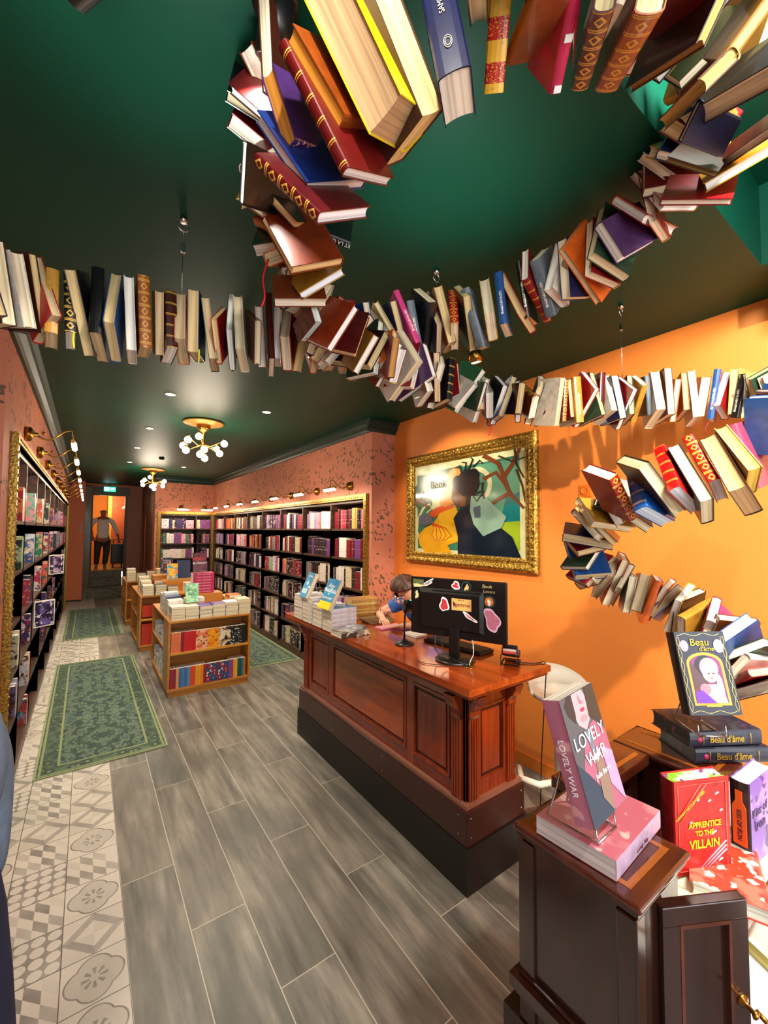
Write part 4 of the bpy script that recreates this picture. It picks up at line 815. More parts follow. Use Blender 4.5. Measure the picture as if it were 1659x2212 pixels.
row2=[(CV(a),b,.026,0) for a,b in (('A81838','crimson paperback'),('8A1830','crimson paperback'),('E8A050','apricot paperback'),('3A70A8','blue paperback'),('4A80B8','blue paperback'),('3A70A8','blue paperback'),('5A90C0','blue paperback'),('E04A20','vermilion paperback'),('E04A20','vermilion paperback'),('F0A020','amber paperback'),('F0A020','amber paperback'),('E88818','amber paperback'),('A01818','red paperback'))]
AR=m_art('28406A','8A1828','E0E0E8',14,8)
row2+=[(AR,'red-blue swirl face-out book',.04,1)]*2+[(CV(a),b,.022,0) for a,b in (('6A5A9A','violet paperback'),('A83878','plum paperback'),('F0A020','amber paperback'),('F0B830','amber paperback'),('1A5A5A','teal paperback'),('1A4A5A','teal paperback'),('2A7A8A','teal paperback'),('C86A20','rust paperback'))]
front_row(4.85,.0855,row2,'lower')
# stacks on the island tops
def stack(x,y,z,n,L,Wd,T,cols,page,where,rz=0,seed=0,spine_side=None,nm='cream-edged paperback',group=None):
    r=random.Random(seed); last=None
    for i in range(n):
        c=cols[i%len(cols)]
        last=trade((x+r.uniform(-.003,.003),y+r.uniform(-.003,.003),z+T/2+.0004+i*(T+.0009)),rz+r.uniform(-.02,.02),L,Wd,T,c,page,(f"{nm}, {nth(i)} up in {where}" if n>1 else f"{nm} lying as {where}"),group)
    return z+n*(T+.0009)
gA='stacked books on the nearest pine island'
for k,(n,T,cs) in enumerate([(5,.028,['F0E0D0','E8C8B0']),(4,.034,['D8E0D8']),(3,.042,['6A5AA8','E8E0F0']),(3,.045,['5A4AA0','E0D8F0']),(4,.036,['F0F0F0']),(3,.056,['E8D8B8'])]):
    stack(.805+.138*k,4.955,TOP,n,.19,.134,T,cs,'EFE3C0',f"the {nth(k)} front stack from left, nearest island",-PI/2,k,group=gA)
for k,(y,n,T,c,nm) in enumerate([(5.14,6,.03,'E8E4E0','white paperback'),(5.3,5,.04,'1A3060','navy-backed paperback'),(5.46,7,.032,'D8E0E8','pale paperback'),(5.62,6,.033,'F0ECE4','off-white paperback')]):
    stack(.815,y,TOP,n,.15,.145,T,[c],'F2ECDC',f"the {nth(k)} side stack going back, nearest island",0,40+k,nm=nm,group=gA)
z=stack(1.02,5.2,TOP,4,.2,.14,.045,['E8C8A0','F0E8E0'],'EFE3C0','the middle stack under the stand, nearest island',0,60,group=gA)
# raised pine block with the seven-book pink stack
b=MB(); b.bbox(.98,1.36,5.28,5.52,TOP+.0005,TOP+.205,M_PINE,.004); tag(b.build('display_block'),'pine block raising the pink book stack, nearest island','block')
zz=TOP+.206
for i in range(7):
    t,cv=trade((1.15,5.4,zz+.0165+i*.034),0,.235,.16,.033,'B02858','F0E8E4',f"crimson pink paperback, {nth(i)} up in the pink stack on the pine block",'pink stack on the pine block',art=m_art('B02050','C83060','8A1840',18,2),spine='B82858')
    text('HOLLY BLOSSOM','title',.02,mat('pale_pink_print','F0B0C0',.4),cv,M4(SPB,(0,0,-.0805-.0024)))
zt=zz+7*.034
def easel(loc,rz,label,w=.1,h=.12):
    t=thing('book_easel',label,'stand',loc,rz=rz); b=MB()
    for s in (-1,1): b.tube([(s*w/2,-.045,.03),(s*w/2,-.05,.0035),(s*w/2,.0,.0025),(s*w/2,.055,.0025),(s*w*.3,.03,h)],.0022,M_STEEL,6)
    b.tube([(-w/2,-.05,.0035),(w/2,-.05,.0035)],.0022,M_STEEL,6); b.tube([(-w*.3,.03,h),(w*.3,.03,h)],.0022,M_STEEL,6); b.build('wire_frame',t); return t
def standing(pos,rz,L,Wd,T,cov,label,art=None,title=None,tilt=-.14,group=None,spine=None,page='F0E8D8'):
    t,cv=trade(pos,rz,L,Wd,T,cov,page,label,group,stand=True,art=art,spine=spine,tilt=tilt)
    for s,size,col,yy in (title or []): text(s,'title',size,mat('print_'+col,col,.4),cv,M4(FRT,(-T/2-.0006,yy,0)))
    return t,cv
easel((1.1,5.36,zt),0,'wire book stand on top of the pink stack')
standing((1.1,5.345,zt+.125),0,.23,.155,.02,'4A2030','dark plum book with red and white lettering atop the pink stack',art=m_art('4A2030','5A2838','7A3048',20,9),title=[('HOLLY',.05,'F03848',.04),('BLOSSOM',.034,'F0E0E0',-.01)])
easel((.965,5.05,TOP+4*.035+.002),0,'wire book stand on the second front stack from left')
standing((.965,5.03,TOP+.145+.115),0,.205,.135,.02,'78C8A0','mint green paperback with dark script lettering standing at the nearest island front',art=m_art('70C898','A8E0B0','F0E0C0',18,3),title=[('Emily',.045,'1A5A48',.035),('Falls',.045,'1A5A48',-.015)])
t,cv=trade((1.15,5.09,TOP+.1),0,.16,.07,.045,'3A2A80','F0E8E0','violet paperback with white name lettering lying left behind the front stacks','violet paperbacks',spine='3A2A80'); text('EMILY HENRY','author',.018,mat('white_print','F0F0F0',.4),cv,M4(SPB,(0,0,-.036)))
t2,cv=trade((1.315,5.09,TOP+.1),0,.16,.07,.045,'3A2A80','F0E8E0','violet paperback with white name lettering lying right behind the front stacks','violet paperbacks',spine='3A2A80'); text('EMILY HENRY','author',.018,MC['white_print'],cv,M4(SPB,(0,0,-.036)))
stack(1.235,5.09,TOP,1,.32,.08,.076,['E8E0F0'],'EFE3C0','a low support under the violet pair',0,71,nm='thick cream paperback')
stack(1.46,5.2,TOP,5,.19,.14,.036,['E86A20','F0D8A0'],'EFE3C0','the right back stack, nearest island',-PI/2,73,nm='orange and cream paperback',group=gA)
stack(1.46,5.42,TOP,4,.19,.14,.036,['F0E0C0','E8C8A0'],'EFE3C0','the rearmost right stack, nearest island',-PI/2,74,nm='cream paperback',group=gA)
for k,(y,n,c,nm) in enumerate([(5.64,5,'E8E0D8','pale'),(5.84,6,'C8D0E0','grey-blue')]):
    stack(1.2,y,TOP,n,.2,.14,.034,[c],'EFE3C0',f"the {('nearer','farther')[k]} back-row stack, nearest island",0,80+k,nm=nm+' paperback',group=gA)
# side shelf of the near island
for k in range(5):
    stack(.80,5.27+k*.165,.452,[3,5,2,4,5][k],.14,.14,.03,[['F0F0F0'],['E0E0E8'],['303040'],['F0EAE0'],['C0C8D8']][k],'F0ECE4',f"the {nth(k)} upper side pile, nearest island",0,90+k,nm='white paperback' if k!=2 else 'dark paperback',group='side piles of the nearest island')
    stack(.80,5.27+k*.165,.0855,[7,6,8,5,7][k],.14,.14,.03,[['F0F0F4'],['D8D8E0'],['ECE8F0'],['F0EAE0'],['C0C8D8']][k],'F0ECE4',f"the {nth(k)} low side pile, nearest island",0,100+k,nm='pale paperback',group='side piles of the nearest island')
# second island: red column in the end bay and stacks on top
for i in range(17):
    trade((.75,6.99,.105+i*.0325+.0002),0,.15,.13,.032,'B02818','F0E0D0',f"red-spined paperback, {nth(i)} up in the red column, second island",'red column of the second island',spine='C03020') if i*.0325<.62 and not (.30<.105+i*.0325-.016<.30) and not (.40<.105+i*.0325+.017 and .105+i*.0325-.017<.456) else None
gB='stacked books on the second pine island'
for k,(x,y,n,c,nm) in enumerate([(.74,7.0,4,'E8E0D0','cream-edged'),(.90,7.0,4,'2A2A48','navy'),(1.06,7.0,3,'402030','plum'),(1.3,7.02,4,'F0E0D0','pale'),(.74,7.25,5,'E0D8C8','beige'),(.95,7.3,3,'303848','slate'),(.74,7.55,6,'D8D0C0','off-white'),(.95,7.6,4,'8A3020','rust')]):
    stack(x,y,TOP+.001,n,.2,.14,.036,[c],'EFE3C0',f"the {nth(k)} stack, second island",-PI/2,120+k,nm=nm+' paperback',group=gB)
b=MB(); b.bbox(1.0,1.45,7.32,7.62,TOP+.0005,TOP+.15,M_PINE,.004); tag(b.build('display_block'),'pine block carrying display books on the second island','block')
easel((1.12,7.42,TOP+.151),0,'wire book stand on the second island block, left')
standing((1.12,7.4,TOP+.151+.145),0,.24,.16,.02,'28A0C8','turquoise and yellow paperback with sand dune cover standing on the second island',art=m_art('28A0C8','F0C020','E88030',9,2))
standing((1.30,7.5,TOP+.151+.16),0,.29,.2,.035,'14305A','large navy blue book standing behind the turquoise one on the second island')
easel((1.02,7.8,TOP+.001),0,'wire book stand at the back of the second island')
b=MB(); b.bbox(.9,1.4,7.75,8.05,TOP+.0005,TOP+.2,M_PINE,.004); tag(b.build('display_block'),'pine block at the back of the second island','block')
standing((1.1,7.85,TOP+.2+.15),0,.27,.19,.02,'1C2030','charcoal book with white lettering standing at the back of the second island',art=m_art('1C2030','242838','E0A0C0',16,7),title=[('MOURIR',.03,'E8E0E8',.08),('POUR VIVRE',.022,'E8E0E8',.045)])
for k,(x,y,n,c,nm) in enumerate([(.68,9.05,5,'C8C0B0','beige'),(.84,9.05,4,'5A5048','brown-grey'),(1.0,9.05,5,'6A3028','maroon'),(1.16,9.05,6,'F0D0A0','apricot'),(.7,9.35,6,'E0D8D0','white')]):
    stack(x,y,TOP+.001,n,.2,.14,.034,[c],'EFE3C0',f"the {nth(k)} stack, farthest island",-PI/2,140+k,nm=nm+' paperback',group='stacked books on the farthest pine island')

def facing(nm):
    pos,q,_=DISP[nm]; n=q@Vector((1,0,0)); n=n if n.dot(CAM-pos)>0 else -n; return math.atan2(n.x,-n.y)
# ---------------- sales counter ----------------
def counter():
    t=thing('sales_counter','long polished cherry-wood shop counter with panelled front and black kick board','counter',(1.74,2.4,0),world=True)
    KX0,KX1,KY0,KY1=1.525,1.99,1.447,3.42
    b=MB(); b.box(KX0,KX1,KY0,KY1,0,.215,M_KICK); b.build('kick_board',t)
    b=MB(); b.bbox(KX0+.008,KX1-.008,KY0+.008,KY1-.008,.216,.385,M_CHERD,.006); b.bbox(KX0+.018,KX1-.018,KY0+.018,KY1-.018,.385,.405,mat('cherry_bead','8A5A48',.25,coat=.5),.005); bb=b.build('base_board',t)
    b=MB()
    for (x,y) in [(KX0+.006,1.51+.65*i) for i in range(4)]: 
        for z in (.26,.35): b.sphere((x,y,z),.004,M_STEEL,seg=6)
    for x in (1.56,1.95):
        for z in (.26,.35): b.sphere((x,KY0+.006,z),.004,M_STEEL,seg=6)
    b.build('screw',bb)
    X0,X1,Y0,Y1,Z0,Z1=1.565,1.95,1.49,3.38,.405,.93
    b=MB(); b.box(X0+.02,X1-.02,Y0+.02,Y1-.02,Z0,Z1,M_CHERV); b.build('carcass',t)
    # front frame with three panels
    PY_=[(1.60,1.90),(1.965,2.87),(2.935,3.25)]; pz0,pz1=.47,.875
    b=MB(); ys=[Y0]+[v for p in PY_ for v in p]+[Y1]
    for k in range(0,len(ys),2): b.bbox(X0,X0+.0195,ys[k],ys[k+1],Z0,Z1,M_CHERV,.003)
    for p in PY_: b.bbox(X0+.0005,X0+.0195,p[0],p[1],Z0,pz0,M_CHER,.002); b.bbox(X0+.0005,X0+.0195,p[0],p[1],pz1,Z1,M_CHER,.002)
    b.build('front_frame',t)
    def panel(x,a0,a1,z0,z1,axis,m):
        b=MB(); f=(lambda d,p,q,r,s,mm,bv:b.bbox(x+d,x+.0198,p,q,r,s,mm,bv)) if axis=='x' else (lambda d,p,q,r,s,mm,bv:b.bbox(p,q,x+d,x+.0198,r,s,mm,bv))
        f(.012,a0,a1,z0,z1,M_CHERD,.001); f(.004,a0+.035,a1-.035,z0+.035,z1-.035,m,.006)
        for (p,q,r,s) in ((a0,a0+.014,z0,z1),(a1-.014,a1,z0,z1),(a0+.014,a1-.014,z0,z0+.014),(a0+.014,a1-.014,z1-.014,z1)): f(-.005,p,q,r,s,M_CHERV,.004)
        b.build('front_panel' if axis=='x' else 'end_panel',t)
    for p in PY_: panel(X0,p[0],p[1],pz0,pz1,'x',M_CHERT if p[1]-p[0]>.5 else M_CHERV)
    b=MB()
    for a,c in ((X0,1.655),(1.86,X1)): b.bbox(a,c,Y0,Y0+.0195,Z0,Z1,M_CHERV,.003)
    b.bbox(1.655,1.86,Y0,Y0+.0195,Z0,pz0,M_CHERV,.002); b.bbox(1.655,1.86,Y0,Y0+.0195,.85,Z1,M_CHERV,.002); b.build('end_frame',t)
    panel(Y0,1.655,1.86,pz0,.85,'y',M_CHERV)
    # fluted pilasters with scroll corbels
    for (x,y,d) in ((X0,Y0+.055,'x'),(X0,Y1-.05,'x'),(X0+.045,Y0,'y'),(X1-.045,Y0,'y')):
        b=MB()
        for k in (-.026,-.009,.009,.026):
            if d=='x': b.bbox(x-.014,x-.0002,y+k-.006,y+k+.006,Z0+.001,.82,M_CHERV,.004)
            else: b.bbox(x+k-.006,x+k+.006,y-.014,y-.0002,Z0+.001,.82,M_CHERV,.004)
        pl=b.build('pilaster',t)
        b=MB(); prof=[(0,.80),(.012,.80),(.022,.82),(.02,.845),(.035,.865),(.05,.87),(.055,.89),(.065,.905),(.07,.929),(0,.929)]
        if d=='x': b.prism([(x-.0001-q,y-.032,z) for q,z in prof],(0,.064,0),M_CHERV)
        else: b.prism([(x-.032,y-.0001-q,z) for q,z in prof],(.064,0,0),M_CHERV)
        b.build('corbel',pl)
    # moulded top
    b=MB()
    for (o,z0,z1,m) in ((.03,.9301,.945,M_CHERV),(.06,.945,.96,M_CHER),(.085,.96,.975,M_CHERV),(.125,.975,.998,M_CHER),(.145,.998,1.03,M_CHERT)):
        b.bbox(X0-o,X1+min(o,.10),Y0-o-.015,Y1+o*.6,z0,z1,m,.006)
    tp=b.build('counter_top',t)
    b=MB(); b.lathe([(.001,0),(.034,0),(.034,.003),(.001,.003)],M_BRASS,(1.67,1.56,1.0305),24); b.build('cable_grommet',tp)
counter(); CT=1.0305
# monitor
def monitor():
    c=Vector((1.70,1.69,0)); ang=math.atan2(1.42-1.955,1.80-1.57)   # direction left->right seen from the camera
    d=Vector((math.cos(ang),math.sin(ang),0)); nrm=Vector((-d.y,d.x,0)); 
    if nrm.dot(CAM-c)<0: nrm=-nrm
    # local x = d, local -y = towards the camera (back of the screen), z up
    t=thing('computer_monitor','black computer monitor seen from behind, its back covered with stickers, on the counter','monitor',(c.x,c.y,CT)); ydir=-nrm; xd=ydir.cross(Vector((0,0,1)))
    t.rotation_euler=(0,0,math.atan2(xd.y,xd.x))
    z0,z1=.115,.445; w=.285
    b=MB(); b.bbox(-w,w,.0,.022,z0,z1,M_BLACK,.008); b.bbox(-w+.012,w-.012,.0221,.024,z0+.015,z1-.012,mat('screen_glass','101418',.1),.001); sh=b.build('screen_housing',t)
    b=MB(); q0=[(-w+.05,z0+.04),(w-.125,z0+.04),(w-.125,z1-.06),(-w+.05,z1-.06)]; q1=[(-w+.075,z0+.05),(w-.145,z0+.05),(w-.145,z1-.085),(-w+.075,z1-.085)]
    A=[b.bm.verts.new((x,-.0002,z)) for x,z in q0]; B=[b.bm.verts.new((x,-.013,z)) for x,z in q1]; i=b.mi(M_BLACK); b.bm.faces.new(B); 
    for k in range(4): b.bm.faces.new([A[k],A[(k+1)%4],B[(k+1)%4],B[k]])
    b.build('rear_bulge',sh)
    b=MB(); 
    for k in range(40): b.box(-.14+k*.007,-.137+k*.007,-.0088,-.0068,z1-.074,z1-.066,M_BLACKM)
    b.build('vent_slots',sh)
    b=MB(); b.bbox(-.03,.03,-.035,-.008,.01,z0+.06,M_BLACK,.006); b.build('stand_neck',t)
    b=MB(); b.lathe([(.001,.0005),(.11,.0005),(.112,.006),(.1,.014),(.04,.018),(.001,.018)],M_BLACK,(0,-.01,0),32); b.build('stand_base',t)
    S=lambda nm,pts,m,dy:MB().prism([(x,-dy,z) for x,z in pts],(0,.0006,0),m)
    wh=mat('sticker_white','F0ECEC',.4); pk=mat('sticker_pink','C87890',.4,noise=60); rd=mat('sticker_red','C83848',.4,noise=50); rt=mat('sticker_teal','1C3438',.4)
    def blob(cx,cz,r,seed,sx=1,sz=1,rot=0,n=22,amp=.2):
        rr=random.Random(seed); ph=[rr.uniform(0,6) for _ in range(4)]; out=[]
        for k in range(n):
            a=2*PI*k/n; R=r*(1+amp*math.sin(3*a+ph[0])+amp*.6*math.sin(5*a+ph[1])); x,z=R*math.cos(a)*sx,R*math.sin(a)*sz; out.append((cx+x*math.cos(rot)-z*math.sin(rot),cz+x*math.sin(rot)+z*math.cos(rot)))
        return out
    def sticker(nm,layers):
        p=None
        b=MB()
        for i,(pts,m,dy) in enumerate(layers): b.prism([(x,-dy-.0006*i,z) for x,z in pts],(0,.0005,0),m)
        return b.build('sticker',sh)
    sticker('bone',[(blob(-.175,z1-.032,.024,2,1.7,.5,.5,amp=.25),wh,.0006),(blob(-.175,z1-.032,.017,2,1.7,.4,.5,amp=.25),mat('sticker_grey','9A98A0',.4),.0006)])
    sticker('star',[(blob(.0,z1-.035,.024,5,1,1,amp=.12),wh,.0006),(blob(.0,z1-.035,.016,5,1,1,amp=.3),rd,.0006)])
    circ=lambda cx,cz,r,n=24:[(cx+r*math.cos(2*PI*k/n),cz+r*math.sin(2*PI*k/n)) for k in range(n)]
    sticker('round',[(circ(.06,z1-.038,.031),rt,.0006),(circ(.06,z1-.038,.022),M_BLACK,.0006),(blob(.064,z1-.042,.015,3,.7,1.2,-.5),mat('sticker_tan','C8A868',.4),.0006)])
    sticker('round',[(circ(.19,z1-.108,.034),rt,.0006),(circ(.19,z1-.108,.024),mat('sticker_orange','C8702A',.4),.0006),(blob(.19,z1-.112,.012,8,.7,1.4,.2),wh,.0006)])
    sticker('shelf',[([(-.27,z1-.012),(-.2,z1-.016),(-.2,z1-.05),(-.27,z1-.048)],mat('sticker_green','6A7A50',.4,noise=90),.0006),(blob(-.236,z1-.05,.016,4,2.3,.6),mat('sticker_cream','E0DCA0',.4),.0006)])
    sticker('round',[(blob(-.245,z1-.1,.026,6,.8,1.1,amp=.08),mat('sticker_dark_green','18301E',.4),.0006),(blob(-.243,z1-.105,.018,7,.7,1.2,amp=.3),mat('sticker_cream','E0DCA0',.4),.0006)])
    sticker('fox',[(blob(-.065,z1-.145,.034,12,.85,1.15,amp=.13),wh,.0136),(blob(-.065,z1-.147,.026,12,.8,1.2,amp=.15),rd,.0136)])
    sticker('wand',[(blob(.085,z1-.2,.024,14,2.,.45,-.55,amp=.15),wh,.0136),(blob(.085,z1-.2,.016,14,2.,.35,-.55,amp=.2),pk,.0136)])
    sticker('creature',[(blob(.205,z1-.205,.052,16,.75,1.25,.35,amp=.13),mat('sticker_lilac','E0B8D0',.4),.0006),(blob(.205,z1-.205,.043,16,.75,1.25,.35,amp=.16),pk,.0006)])
    g1=MB(); g1.prism([(-.02,-.0140,z1-.105),(.095,-.0140,z1-.105),(.095,-.0140,z1-.17),(-.02,-.0140,z1-.17)],(0,.0006,0),mat('label_tan','D8A860',.5)); g1.prism([(-.012,-.0148,z1-.118),(.004,-.0148,z1-.135),(-.006,-.0148,z1-.155),(-.01,-.0148,z1-.14)],(0,.0006,0),mat('label_purple','3A1040',.5)); lab=g1.build('asset_label',sh)
    MT=lambda x,z,dy=.0150:M4(Matrix(((1,0,0),(0,0,-1),(0,1,0))),(x,-dy,z))
    text('gemme','lettering',.03,mat('label_maroon','7A1820',.5),lab,MT(.045,z1-.138)); text('PARIS 2ème','lettering',.008,mat('label_grey','7A6040',.5),lab,MT(.035,z1-.112))
    text('Book','lettering',.026,mat('sticker_olive_print','A8A070',.5),sh,MT(.18,z1-.028,.0012)); text('Lovers','lettering',.024,MC['sticker_olive_print'],sh,MT(.19,z1-.055,.0012))
    # cables down to the grommet
    Mi=Matrix.LocRotScale(t.location,t.rotation_euler,None).inverted()
    gr=Mi@Vector((1.67,1.56,CT+.006))
    def cab(a,mid,m,r=.003):
        b=MB(); P=spline([Vector(a)]+[Vector(q) for q in mid]+[gr]); b.tube(P[::4]+[P[-1]],r,m,6); b.build('cable',t)
    cab((.10,-.012,z0+.01),[(.115,-.04,.06),(.105,-.06,.025)],M_STEEL,.0035); cab((-.12,-.012,z0+.01),[(-.1,-.05,.05),(-.02,-.09,.02)],M_BLACK); cab((-.09,-.012,z0+.01),[(-.05,-.06,.07),(.02,-.1,.03)],M_BLACK)
    cab((-.2,-.1,.004),[(-.14,-.16,.004),(-.04,-.15,.004)],M_BLACK,.002)
monitor()
# hand scanner on its stand
t=thing('barcode_scanner','black barcode scanner on a slim gooseneck stand at the front of the counter','scanner',(1.655,2.1,CT))
b=MB(); b.lathe([(.001,.0005),(.062,.0005),(.06,.008),(.03,.018),(.012,.03),(.001,.03)],M_BLACK,n=28); b.build('foot',t)
b=MB(); b.tube([(0,0,.028),(0,0,.10),(.004,.0,.17),(.012,0,.205)],[.007,.006,.006,.008],M_BLACK,8); b.build('neck',t)
b=MB(); T=M4(look((-.2,-.7,.55)),(.02,-.005,.235)); b.bbox(-.026,.026,-.03,.03,-.035,.035,M_BLACK,.012,T); b.lathe([(.012,.034),(.024,.04),(.02,.046),(.001,.046)],M_BLACKM,M=T); hd=b.build('head',t)
b=MB(); b.sphere((.035,-.02,.27),.009,mat('green_led','20C070',.3,emit='30E090',es=3)); b.build('indicator_light',hd)
# keyboard
t=thing('keyboard','black computer keyboard lying on the counter behind the monitor foot','keyboard',(1.89,1.87,CT),rz=math.atan2(-.57,.06)+PI/2+PI/2)
b=MB(); b.bbox(-.22,.22,-.07,.07,.001,.018,M_BLACK,.005); b.build('key_tray',t)
b=MB(); km=mat('key_cap','2E2C2A',.5)
for r in range(6):
    for k in range(21): b.box(-.21+k*.02,-.1925+k*.02,-.058+r*.019,-.042+r*.019,.018,.024,km)
b.build('keys',t)
# card terminal
t=thing('card_terminal','black card payment terminal with red and white label in a cradle near the counter corner','payment terminal',(1.915,1.485,CT),rz=R_(-60))
b=MB(); b.tube([(-.045,-.05,.05),(-.045,-.06,.003),(.045,-.06,.003),(.045,-.05,.05)],.003,M_BLACKM,6); b.tube([(-.045,-.06,.003),(-.045,.05,.003),(.045,.05,.003),(.045,-.06,.003)],.003,M_BLACKM,6); b.build('cradle',t)
b=MB(); T=Matrix.Translation((0,0,.055))@Matrix.Rotation(-.3,4,'X'); b.bbox(-.042,.042,-.06,.085,-.024,.02,M_BLACK,.01,T); b.bbox(-.038,.038,-.058,-.01,.02,.034,M_BLACK,.008,T); bd=b.build('body',t)
b=MB(); b.box(-.034,.034,-.0615,-.0605,-.012,.0,mat('label_red','D84838',.4),T); b.box(-.034,.034,-.0615,-.0605,.0005,.012,mat('label_pale','F0D8D0',.4),T); b.lathe([(.001,0),(.008,0),(.008,.001),(.001,.001)],mat('blue_dot','2860E0',.4,emit='2860E0',es=.5),M=T@Matrix.Translation((.0425,-.03,.005))@Matrix.Rotation(PI/2,4,'Y')); b.build('label_plate',bd)
b=MB(); P=spline([Vector(p) for p in ((1.905,1.47,CT+.006),(1.98,1.40,CT+.004),(2.02,1.385,CT+.003),(2.065,1.37,CT-.01),(2.075,1.385,.85),(2.06,1.40,.5),(2.07,1.42,.2),(2.05,1.44,.012),(2.03,1.5,.006))]); b.tube(P[::4]+[P[-1]],.003,M_BLACK,6); tag(b.build('cable'),'thin black cable hanging down the right end of the counter','cable')
# book stacks at the far end of the counter
g='books at the far end of the counter'
r=random.Random(4)
for s_,(y,n) in enumerate([(2.68,5),(2.85,5),(3.02,6),(3.19,6)]):
    for i in range(n):
        trade((1.515+r.uniform(-.004,.004),y,CT+.016+i*.0325),0,.2,.15,.031,'2A90C0' if i==n-1 and s_<1 else 'E8E8EC','F2E8D0',f"pale paperback, {nth(i)} up in the {nth(s_)} counter stack from the camera" if not(i==n-1 and s_<1) else 'blue covered paperback on top of the nearest counter stack',g,spine='D8D4DC')
trade((1.50,2.50,CT+.016),0,.23,.15,.03,'7A7A70','F2E8D0','thick paperback with grey photo cover lying in front of the counter stacks',g,art=m_art('8A8878','3A3A38','D8D0B0',14,2))
trade((1.52,2.505,CT+.0395),.5,.19,.12,.014,'A8B0C0','F2E8D0','thin shiny silver-blue booklet lying on the grey paperback',g,art=m_art('A0A8B0','6A7078','F0F0F0',10,3))
for nm,lb,ti in (('blue_near','bright blue paperback with white script and yellow band on the counter',[('Any',.045,.06),('Goodbyes',.034,.03),('in',.03,.002),('Summer',.036,-.03)]),('blue_far','light blue paperback with white lettering standing farther along the counter',[('LETTERS',.02,.07)])):
    pos,q,(H,Wd,T)=DISP[nm]; t=bpy.data.objects.new('hardback' if nm[:4] in ('beau','red','purp') else 'paperback',None); t.empty_display_size=.03; COL.objects.link(t); t.rotation_mode='QUATERNION'; t.location=pos; t.rotation_quaternion=q
    fx=(1 if (q@Vector((1,0,0))).dot(CAM-pos)>0 else -1)
    cv,pb=book_parts(H,Wd,T,m_art('1484B4','1E98CC','0E70A0',8,1),m_cover('1080B0'),m_pages('F0E0C0'),t,soft=True); tag(t,lb,'book',g)
    up=1 if (q@Vector((0,1,0))).z>0 else -1
    x=Vector((0,up,0)).cross(Vector((fx,0,0))); Rt=Matrix((x,Vector((0,up,0)),Vector((fx,0,0)))).transposed()
    for s,sz,yy in ti: text(s,'title',sz,MC['white_print'],cv,M4(Rt,(fx*(T/2+.0005),yy*up,0)))
    b=MB(); xx=fx*(T/2+.0004); 
    if nm=='blue_near': b.box(min(xx,fx*T/2),max(xx,fx*T/2),min(up*-H/2,up*(-H/2+.055)),max(up*-H/2,up*(-H/2+.055)),-Wd/2+.004,Wd/2,mat('yellow_band','F0E010',.4)); b.build('paper_band',cv)
    else: b.box(min(xx,fx*T/2),max(xx,fx*T/2),min(up*-.07,up*-.03),max(up*-.07,up*-.03),-Wd/2+.02,Wd/2-.02,mat('pale_blue_print','B8E0E8',.4)); b.sphere((xx,up*.01,0),.018,MC['pale_blue_print'],(.05,1,1),10); b.build('cover_print',cv)
easel((1.50,2.70,CT+.163),facing('blue_near'),'wire book stand under the near blue paperback',h=.1); easel((1.50,3.08,CT+.196),facing('blue_far'),'wire book stand under the far blue paperback',h=.1)
for i in range(7): trade((1.86,2.93+r.uniform(-.01,.01),CT+.012+i*.023),R_(-8),.24,.17,.022,['B88A48','A87838','D8B868'][i%3],'D8C090',f"kraft-brown book, {nth(i)} up in the brown stack by the assistant",'brown stack on the counter')
b=MB()
for i in range(4): b.bbox(1.78-.01*i,2.0,2.66+.02*i,2.80,CT+.0005+i*.009,CT+.0085+i*.009,mat('kraft_paper','7A5A38',.8),.001)
tag(b.build('paper_bags'),'flat stack of folded brown kraft paper bags beside the assistant','paper bags')
b=MB(); b.bbox(1.74,1.95,2.47,2.57,CT+.0005,CT+.006,mat('pink_leaflet','D87088',.5),.001); b.bbox(1.75,1.94,2.48,2.56,CT+.0062,CT+.012,mat('pink_leaflet_pale','E8A8B0',.5),.001); tag(b.build('leaflets'),'pink leaflets lying on the counter beside the hand','leaflets')
b=MB(); b.bbox(1.80,1.90,2.16,2.30,CT+.0005,CT+.016,mat('notepad_white','F0EEE8',.6),.002); tag(b.build('notepad'),'white notepad under the hands of the seated assistant','notepad')
# ---------------- bar stool ----------------
t=thing('bar_stool','white moulded bar stool with low curved back and chrome column beside the counter','stool',(2.215,1.375,0))
b=MB(); b.lathe([(.001,.004),(.2,.004),(.2,.012),(.03,.03),(.001,.03)],M_CHROME,n=36); b.build('base',t)
b=MB(); b.tube([(0,0,.028),(0,0,.42)],.03,M_CHROME,16); b.tube([(0,0,.40),(0,0,.80)],.04,M_WHITE,16); b.build('column',t)
b=MB(); b.tube([(-.04,0,.36),(-.17,.03,.37),(-.2,.12,.37),(-.12,.2,.37)],.018,M_WHITE,8); b.build('foot_rest',t)
b=MB(); i=b.mi(M_WHITE); rings=[]
for k,(rr,z) in enumerate([(.02,.80),(.12,.80),(.16,.815),(.175,.84),(.17,.845),(.155,.825),(.11,.812),(.02,.81)]): rings.append((rr,z))
b.lathe(rings,M_WHITE,n=40)
